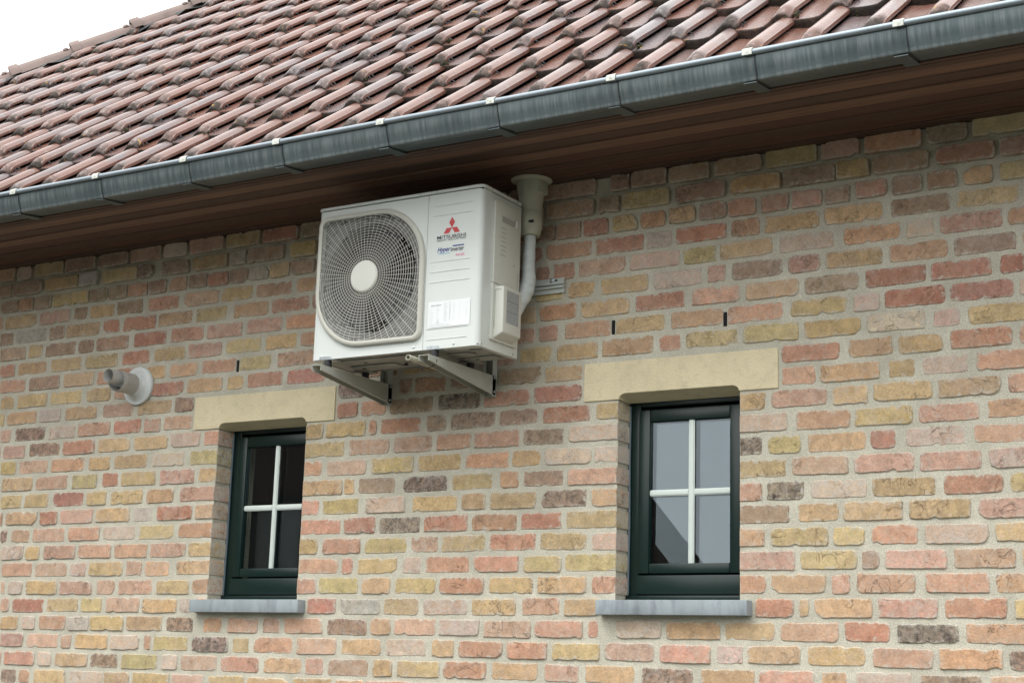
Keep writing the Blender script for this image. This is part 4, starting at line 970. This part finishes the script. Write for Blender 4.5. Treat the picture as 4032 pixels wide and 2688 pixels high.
# ================================================================== BRACKETS, RAIL, RUBBER FEET
def bracket(x, lab):
    root = empty('wall_bracket', (x, -.01, 1.12), label=lab, category='bracket', group='pair of grey wall brackets')
    def pr(o): o.parent = root; o.matrix_parent_inverse = Matrix.Translation(-root.location); return o
    # tapered channel arm: flat top, two webs, open underneath, rolled lower edges
    w = .0235; top = 1.1985; yt, yw = -.505, -.018
    def zb(y): t = (y-yt)/(yw-yt); return (top-.022)-(.058*t**1.0)
    m = MB(); ys = [yt+(yw-yt)*k/8 for k in range(9)]
    sec = []
    for y in ys:
        b = zb(y); sec.append([(x-w+.004, b-.0015), (x-w, b), (x-w, top), (x+w, top), (x+w, b), (x+w-.004, b-.0015), (x+w-.005, b+.001), (x+w-.0022, b+.003), (x+w-.0022, top-.0022), (x-w+.0022, top-.0022), (x-w+.0022, b+.003), (x-w+.005, b+.001)])
    n = 12
    for y, s in zip(ys, sec): m.v += [(p[0], y, p[1]) for p in s]
    for i in range(8):
        for k in range(n): m.f.append((i*n+k, i*n+(k+1) % n, (i+1)*n+(k+1) % n, (i+1)*n+k))
    m.f.append(tuple(range(n))); m.f.append(tuple(8*n+k for k in range(n))[::-1])
    pr(m.build('arm', M_BRK, smooth=True, angle=25))
    m = MB(); m.box(x-w, x+w, -.0175, -.0135, 1.114, 1.60); m.box(x-w-.0, x-w+.003, -.045, -.0176, 1.116, 1.60); m.box(x+w-.003, x+w, -.045, -.0176, 1.116, 1.60)
    pr(m.build('upright', M_BRK, bevel=.0012, seg=1))
    for z in (1.133, 1.19):
        m = MB(); m.lathe([(.0062, 0), (.0062, .003), (.0035, .0045), (.0, .0047)], (x+w, -.032, z), 'x', 8); pr(m.build('bolt', M_STEEL))
    return root
BX = (-3.889, -3.3705)
b1 = bracket(BX[0], 'grey steel bracket under the fan end of the outdoor unit, above the left window lintel')
b2 = bracket(BX[1], 'grey steel bracket under the unit near its terminal cover, with cream pipe tied on')
fl = {(0, 0): 'black rubber foot under the front of the unit on the bracket below the fan', (1, 0): 'black rubber foot under the front of the unit beside the cream pipe end',
      (0, 1): 'black rubber foot under the rear of the unit on the fan-side bracket', (1, 1): 'black rubber foot under the rear of the unit on the bracket nearest the pipes'}
for i, bx in enumerate(BX):
    for j, fy_ in enumerate((-.468, -.185)):
        zt_ = AZ-.0030 if j == 0 else AZ-.0070
        fo = empty('rubber_foot', (bx+.004, fy_+.030 if j == 0 else fy_, 1.1985), label=fl[(i, j)], category='rubber mount', group='rubber feet between unit and brackets')
        m = MB(); m.lathe([(0, 0), (.015, 0), (.0165, .003), (.0150, (zt_-1.1985)*.5), (.0165, zt_-1.1985-.003), (.015, zt_-1.1985), (0, zt_-1.1985)], (0, 0, 0), 'z', 16); m.build('rubber_block', M_RUB, fo, smooth=True, angle=50)
        m = MB(); m.lathe([(0, -.020), (.0036, -.020), (.0036, .0), (.0, .0)], (0, 0, -.0), 'z', 8); m.lathe([(0, -.0105), (.0068, -.0105), (.0068, -.0055), (0, -.0055)], (0, 0, 0), 'z', 6); m.build('stud', M_STEEL, fo)
rail = empty('mounting_rail', (-3.6, 0, 1.553), label='pale grey slotted mounting rail bolted flat to the bricks behind the unit', category='rail')
m = MB(); x0, x1 = -4.16, -3.044
prof_r = [(-.003, 1.584), (-.006, 1.584), (-.006, 1.563), (-.020, 1.563), (-.020, 1.556), (-.008, 1.556), (-.008, 1.548), (-.020, 1.548), (-.020, 1.541), (-.006, 1.541), (-.006, 1.522), (-.003, 1.522)]
prof_r = [(y-.004, z) for y, z in prof_r]
m.prism(prof_r, x0, x1, 'x'); o = m.build('rail_body', M_RAIL, bevel=.0008, seg=1); o.parent = rail; o.matrix_parent_inverse = Matrix.Translation(-rail.location)
m = MB(); m.box(-3.094, -3.076, -.0112, -.0095, 1.571, 1.579); o = m.build('slot', M_RUB, rail); o.matrix_parent_inverse = Matrix.Translation(-rail.location)
m = MB(); m.lathe([(.0125, .0), (.0125, -.002), (.0085, -.0022), (.0085, -.006), (.004, -.009), (0, -.0092)], (-3.099, -.0100, 1.575), 'y', 12); o = m.build('bolt', M_STEEL, rail); o.matrix_parent_inverse = Matrix.Translation(-rail.location)

# drain pipe tied to the right bracket
m = MB(); pts = [(-3.4155, -.545, 1.1835), (-3.413, -.40, 1.180), (-3.410, -.2, 1.174), (-3.408, -.02, 1.168)]
dp = empty('drain_pipe', (-3.41, -.3, 1.18), label='short cream drain pipe along the right-hand bracket, open end at the front', category='pipe')
m.tube(pts, .0112, 14, caps=False); m.tube([pts[0], pts[1]], .0088, 14, caps=False)
a_ = m; o = m.build('pipe', M_PVC, dp, smooth=True, recalc=False); o.matrix_parent_inverse = Matrix.Translation(-dp.location)
m = MB(); m.tube([(-3.4148, -.5450, 1.1835), (-3.4148, -.5440, 1.1835)], .0112, 14); m.v = m.v; 
rim = MB(); rim.lathe([(.0088, .0), (.0112, .0), (.0115, .004), (.0112, .012)], (-3.4155, -.5455, 1.1835), 'y', 16); o = rim.build('pipe_rim', M_PVC, dp, smooth=True); o.matrix_parent_inverse = Matrix.Translation(-dp.location)
ct = MB(); loop = []
for k in range(15):
    a = 2*PI*k/14; loop.append((-3.3885+.043*math.cos(a), -.452+.004*math.sin(a), 1.182+.026*math.sin(a)))
ct.tube(loop, .0016, 5, caps=False); ct.tube([(-3.405, -.455, 1.157), (-3.412, -.462, 1.149)], .0026, 5)
o = ct.build('cable_tie', M_RUB); o['label'] = 'black cable tie looped round the right-hand bracket and cream pipe'; o['category'] = 'cable tie'

# ================================================================== PIPE DUCT, FLUE
du = empty('pipe_duct', (-3.155, -.105, 1.76), label='cream plastic pipe duct with a flared collar against the dark soffit', category='duct')
def dd(m, name, mt, **kw): o = m.build(name, mt, du, **kw); o.matrix_parent_inverse = Matrix.Translation(-du.location); return o
cx, cy = -3.153, -.105
m = MB(); m.lathe([(.064, -.012), (.084, -.0045), (.085, -.001), (.0, -.001)], (cx, cy, 1.979), 'z', 32); dd(m, 'collar', M_PVC, smooth=True, angle=30)
m = MB(); m.lathe([(.0605, 1.972), (.059, 1.940), (.0525, 1.915), (.0490, 1.885), (.0465, 1.880), (.0465, 1.83)], (cx, cy, 0), 'z', 32); dd(m, 'funnel', M_PVC, smooth=True, angle=40)
m = MB(); m.lathe([(.0455, 1.845), (.0478, 1.842), (.0478, 1.772), (.0455, 1.768)], (cx, cy, 0), 'z', 32); dd(m, 'sleeve', M_PVC, smooth=True, angle=40)
m = MB(); m.lathe([(.0455, 1.772), (.0440, 1.765), (.0415, 1.755), (.0405, 1.744), (.027, 1.742)], (cx, cy, 0), 'z', 28); dd(m, 'end_ring', M_PVC, smooth=True, angle=40)
m = MB(); m.box(cx+.018, cx+.038, cy-.0462, cy-.038, 1.788, 1.797); dd(m, 'clip_slot', M_RUB)
m = MB(); m.box(cx+.030, cx+.060, cy-.03, cy+.03, 1.915, 1.968); dd(m, 'side_tab', M_PVC, bevel=.002)
lp = empty('insulated_pipe', (-3.155, -.105, 1.5), label='refrigerant pipes wrapped in white tape bending down into the unit side cover', category='pipe')
pts = []; rad = []
ctl = [((-3.153, -.105, 1.75), .0245), ((-3.155, -.105, 1.69), .0250), ((-3.156, -.105, 1.63), .0255), ((-3.155, -.106, 1.585), .027), ((-3.157, -.108, 1.545), .0305), ((-3.166, -.115, 1.505), .032), ((-3.182, -.128, 1.465), .031), ((-3.198, -.140, 1.42), .0275), ((-3.215, -.155, 1.38), .024), ((-3.235, -.170, 1.345), .02)]
rw = random.Random(4); cat = lambda a, b, c, d, t: .5*((2*b)+(-a+c)*t+(2*a-5*b+4*c-d)*t*t+(-a+3*b-3*c+d)*t*t*t)
for i in range(len(ctl)-1):
    P_ = [Vector(ctl[max(0, min(len(ctl)-1, i+k))][0]) for k in (-1, 0, 1, 2)]; R_ = [ctl[max(0, min(len(ctl)-1, i+k))][1] for k in (-1, 0, 1, 2)]
    for s in range(5): t = s/5; pts.append(cat(*P_, t)); rad.append(cat(*R_, t)*(1+rw.uniform(-.035, .035)+(.03 if (i*5+s) % 4 == 0 else 0)))
m = MB(); m.tube(pts, rad, 20)
for i, vv in enumerate(m.v):
    q = Vector(vv); d_ = noise.noise(q*38)*.0022; c_ = pts[min(len(pts)-1, i//20)]; e = (q-c_); m.v[i] = tuple(q+e.normalized()*d_) if e.length > 1e-6 else vv
o = m.build('taped_lagging', M_TAPE, lp, smooth=True, angle=70); o.matrix_parent_inverse = Matrix.Translation(-lp.location)

fx_, fz_ = -5.357, 1.302
flu = empty('boiler_flue', (fx_, 0, fz_), label='grey twin-wall flue pipe sticking out of the bricks through a white rosette', category='flue pipe')
def ff(m, name, mt, **kw): o = m.build(name, mt, flu, **kw); o.matrix_parent_inverse = Matrix.Translation(-flu.location); return o
m = MB(); m.lathe([(.0925, -.001), (.0925, -.010), (.0900, -.0135), (.084, -.0125), (.070, -.0165), (.060, -.026), (.0555, -.036), (.0515, -.038)], (fx_, 0, fz_), 'y', 48); ff(m, 'wall_rosette', M_FLW, smooth=True, angle=50)
m = MB(); m.lathe([(.0497, .0), (.0497, -.118), (.0510, -.119), (.0510, -.127), (.0497, -.128), (.0497, -.148), (.0488, -.1495), (.0478, -.148), (.0478, -.05)], (fx_, 0, fz_), 'y', 40); ff(m, 'outer_pipe', M_FLUE, smooth=True, angle=50)
m = MB(); m.lathe([(.0535, -.030), (.0535, -.047), (.0515, -.049), (.0497, -.049)], (fx_, 0, fz_), 'y', 40); ff(m, 'seal_ring', M_FLW, smooth=True, angle=50)
m = MB(); m.lathe([(.0470, -.06), (.0, -.06)], (fx_, 0, fz_), 'y', 30); ff(m, 'dark_annulus', M_DARK)
m = MB(); m.lathe([(.0325, -.061), (.0325, -.203), (.0318, -.2045), (.0311, -.203), (.0305, -.06)], (fx_+.000, 0, fz_+.0145), 'y', 32); ff(m, 'inner_pipe', M_FLUE, smooth=True, angle=50)
m = MB(); m.add([(fx_-.026, -.150, fz_-.006), (fx_-.018, -.146, fz_-.022), (fx_+.030, -.100, fz_-.030), (fx_+.034, -.10, fz_-.010), (fx_+.028, -.15, fz_+.004)], [(0, 1, 2, 3, 4)]); ff(m, 'baffle_plate', M_FLUE)
m = MB(); m.lathe([(.0045, 0), (.0042, .002), (0, .0028)], (fx_+.0475, -.108, fz_-.012), 'x', 10); ff(m, 'screw', M_STEEL)

# ================================================================== GROUND AND THE HOUSE ACROSS THE STREET (seen mirrored in the panes)
g = MB(); g.add([(-150, -150, GZ), (150, -150, GZ), (150, 150, GZ), (-150, 150, GZ)], [(0, 1, 2, 3)])
g.build('ground', M_GROUND, recalc=False, kind='structure')
nb = empty('neighbour_house', (-13.5, -16, GZ), label='dark brick gabled house opposite, mirrored in the window panes', category='house')
NY = -12.0; AXP, AZP, EXR, EZR, EXL = -13.15, 7.9, -7.30, .75, -19.2
TH_N = math.radians(38); NP = Vector((EXR, NY, 0))      # the house stands askew, turned about its right-hand corner
RN = Matrix.Translation(NP) @ Matrix.Rotation(-TH_N, 4, 'Z') @ Matrix.Translation(-NP)
def nbp(o): o.data.transform(RN); o.parent = nb; o.matrix_parent_inverse = Matrix.Translation(-nb.location); return o
m = MB(); m.prism([(EXL, GZ), (EXR-.45, GZ), (EXR-.45, EZR+.4), (AXP, AZP-.25), (EXL, EZR+.4)], NY, NY-9, 'y'); nbp(m.build('gable_walls', M_FARB))
sl = (AZP-EZR)/(AXP-EXR)
pr_ = [(EXR+.15, EZR-.05), (EXR-.25, EZR+.30), (EXR-.9, EZR+.9*sl+.03), (AXP, AZP), (EXL-.5, EZR), (EXL-.5, EZR-.18), (AXP, AZP-.2), (EXR-.9, EZR+.9*sl-.16), (EXR-.25, EZR+.12), (EXR+.15, EZR-.2)]
m = MB(); m.prism(pr_, NY+.35, NY-9.3, 'y'); nbp(m.build('roof', M_FART))
bm_ = MB(); rn = random.Random(8)
for r_ in range(60):
    z = -1.2+r_*.1
    bm_.box(EXL+.3, EXR-.5, NY+.001, NY+.004, z, z+.022) if z < 1.0 else (bm_.box(max(EXL+.3, AXP-(AZP-z)/1.22+.6), AXP+(AZP-z)/1.22-.6, NY+.001, NY+.004, z, z+.022) if (AZP-z) > 1.2 else None)
nbp(bm_.build('mortar_lines', mat('neighbour_mortar', (.085, .07, .06), .9)))

# unseen tree mass, added to block low sky and darken the eaves
tl = MB(); rt3 = random.Random(21); ico_v = [(0, 0, 1), (.9, 0, .4), (.28, .85, .4), (-.72, .53, .4), (-.72, -.53, .4), (.28, -.85, .4), (.72, .53, -.4), (-.28, .85, -.4), (-.9, 0, -.4), (-.28, -.85, -.4), (.72, -.53, -.4), (0, 0, -1)]
ico_f = [(0,1,2),(0,2,3),(0,3,4),(0,4,5),(0,5,1),(1,6,2),(2,7,3),(3,8,4),(4,9,5),(5,10,1),(6,7,2),(7,8,3),(8,9,4),(9,10,5),(10,6,1),(11,7,6),(11,8,7),(11,9,8),(11,10,9),(11,6,10)]
for k in range(4200):
    x = rt3.uniform(-8.5, 60) if rt3.random() < .8 else rt3.uniform(-60, -24); y = -23+rt3.uniform(-2.5, 2.5)-abs(x)*.02
    top = 4.2+1.6*math.sin(x*.35)+1.0*math.sin(x*.9+2); z = GZ+(top-GZ)*rt3.random()**.6; r = rt3.uniform(.3, .8)
    tl.add([(x+v[0]*r*rt3.uniform(.6, 1.2), y+v[1]*r*rt3.uniform(.6, 1.2), z+v[2]*r*rt3.uniform(.6, 1.2)) for v in ico_v], ico_f)
tl.build('sky_blocker_trees', mat('blocker_foliage', (.045, .065, .025), .8, var=.4, vscale=3), recalc=False, kind='stuff')

# a pale curtained window in the gable across, mirrored in the left window
inv = RN.inverted()
def gable_hit(gx, gz_):
    o_ = Vector((gx, .12, gz_)); d_ = Vector((gx, -(.12+DIST), gz_)); lo_ = inv @ o_; ld = inv.to_3x3() @ d_
    tt = (NY-lo_.y)/ld.y; return lo_+ld*tt
c1 = gable_hit(-4.545, .60); c2 = gable_hit(-4.43, .735)
m = MB(); x0, x1 = sorted((c1.x, c2.x)); z0, z1 = sorted((c1.z, c2.z)); z0 -= .5
m.box(x0, x1, NY-.02, NY+.02, z0, z1); nbp(m.build('window', mat('pale_curtain', (.34, .34, .32), .8)))
m = MB(); frame_ring(m, x0-.06, x1+.06, z0-.06, z1+.06, .06, NY+.0, NY+.05); nbp(m.build('window_frame', M_GREEN))
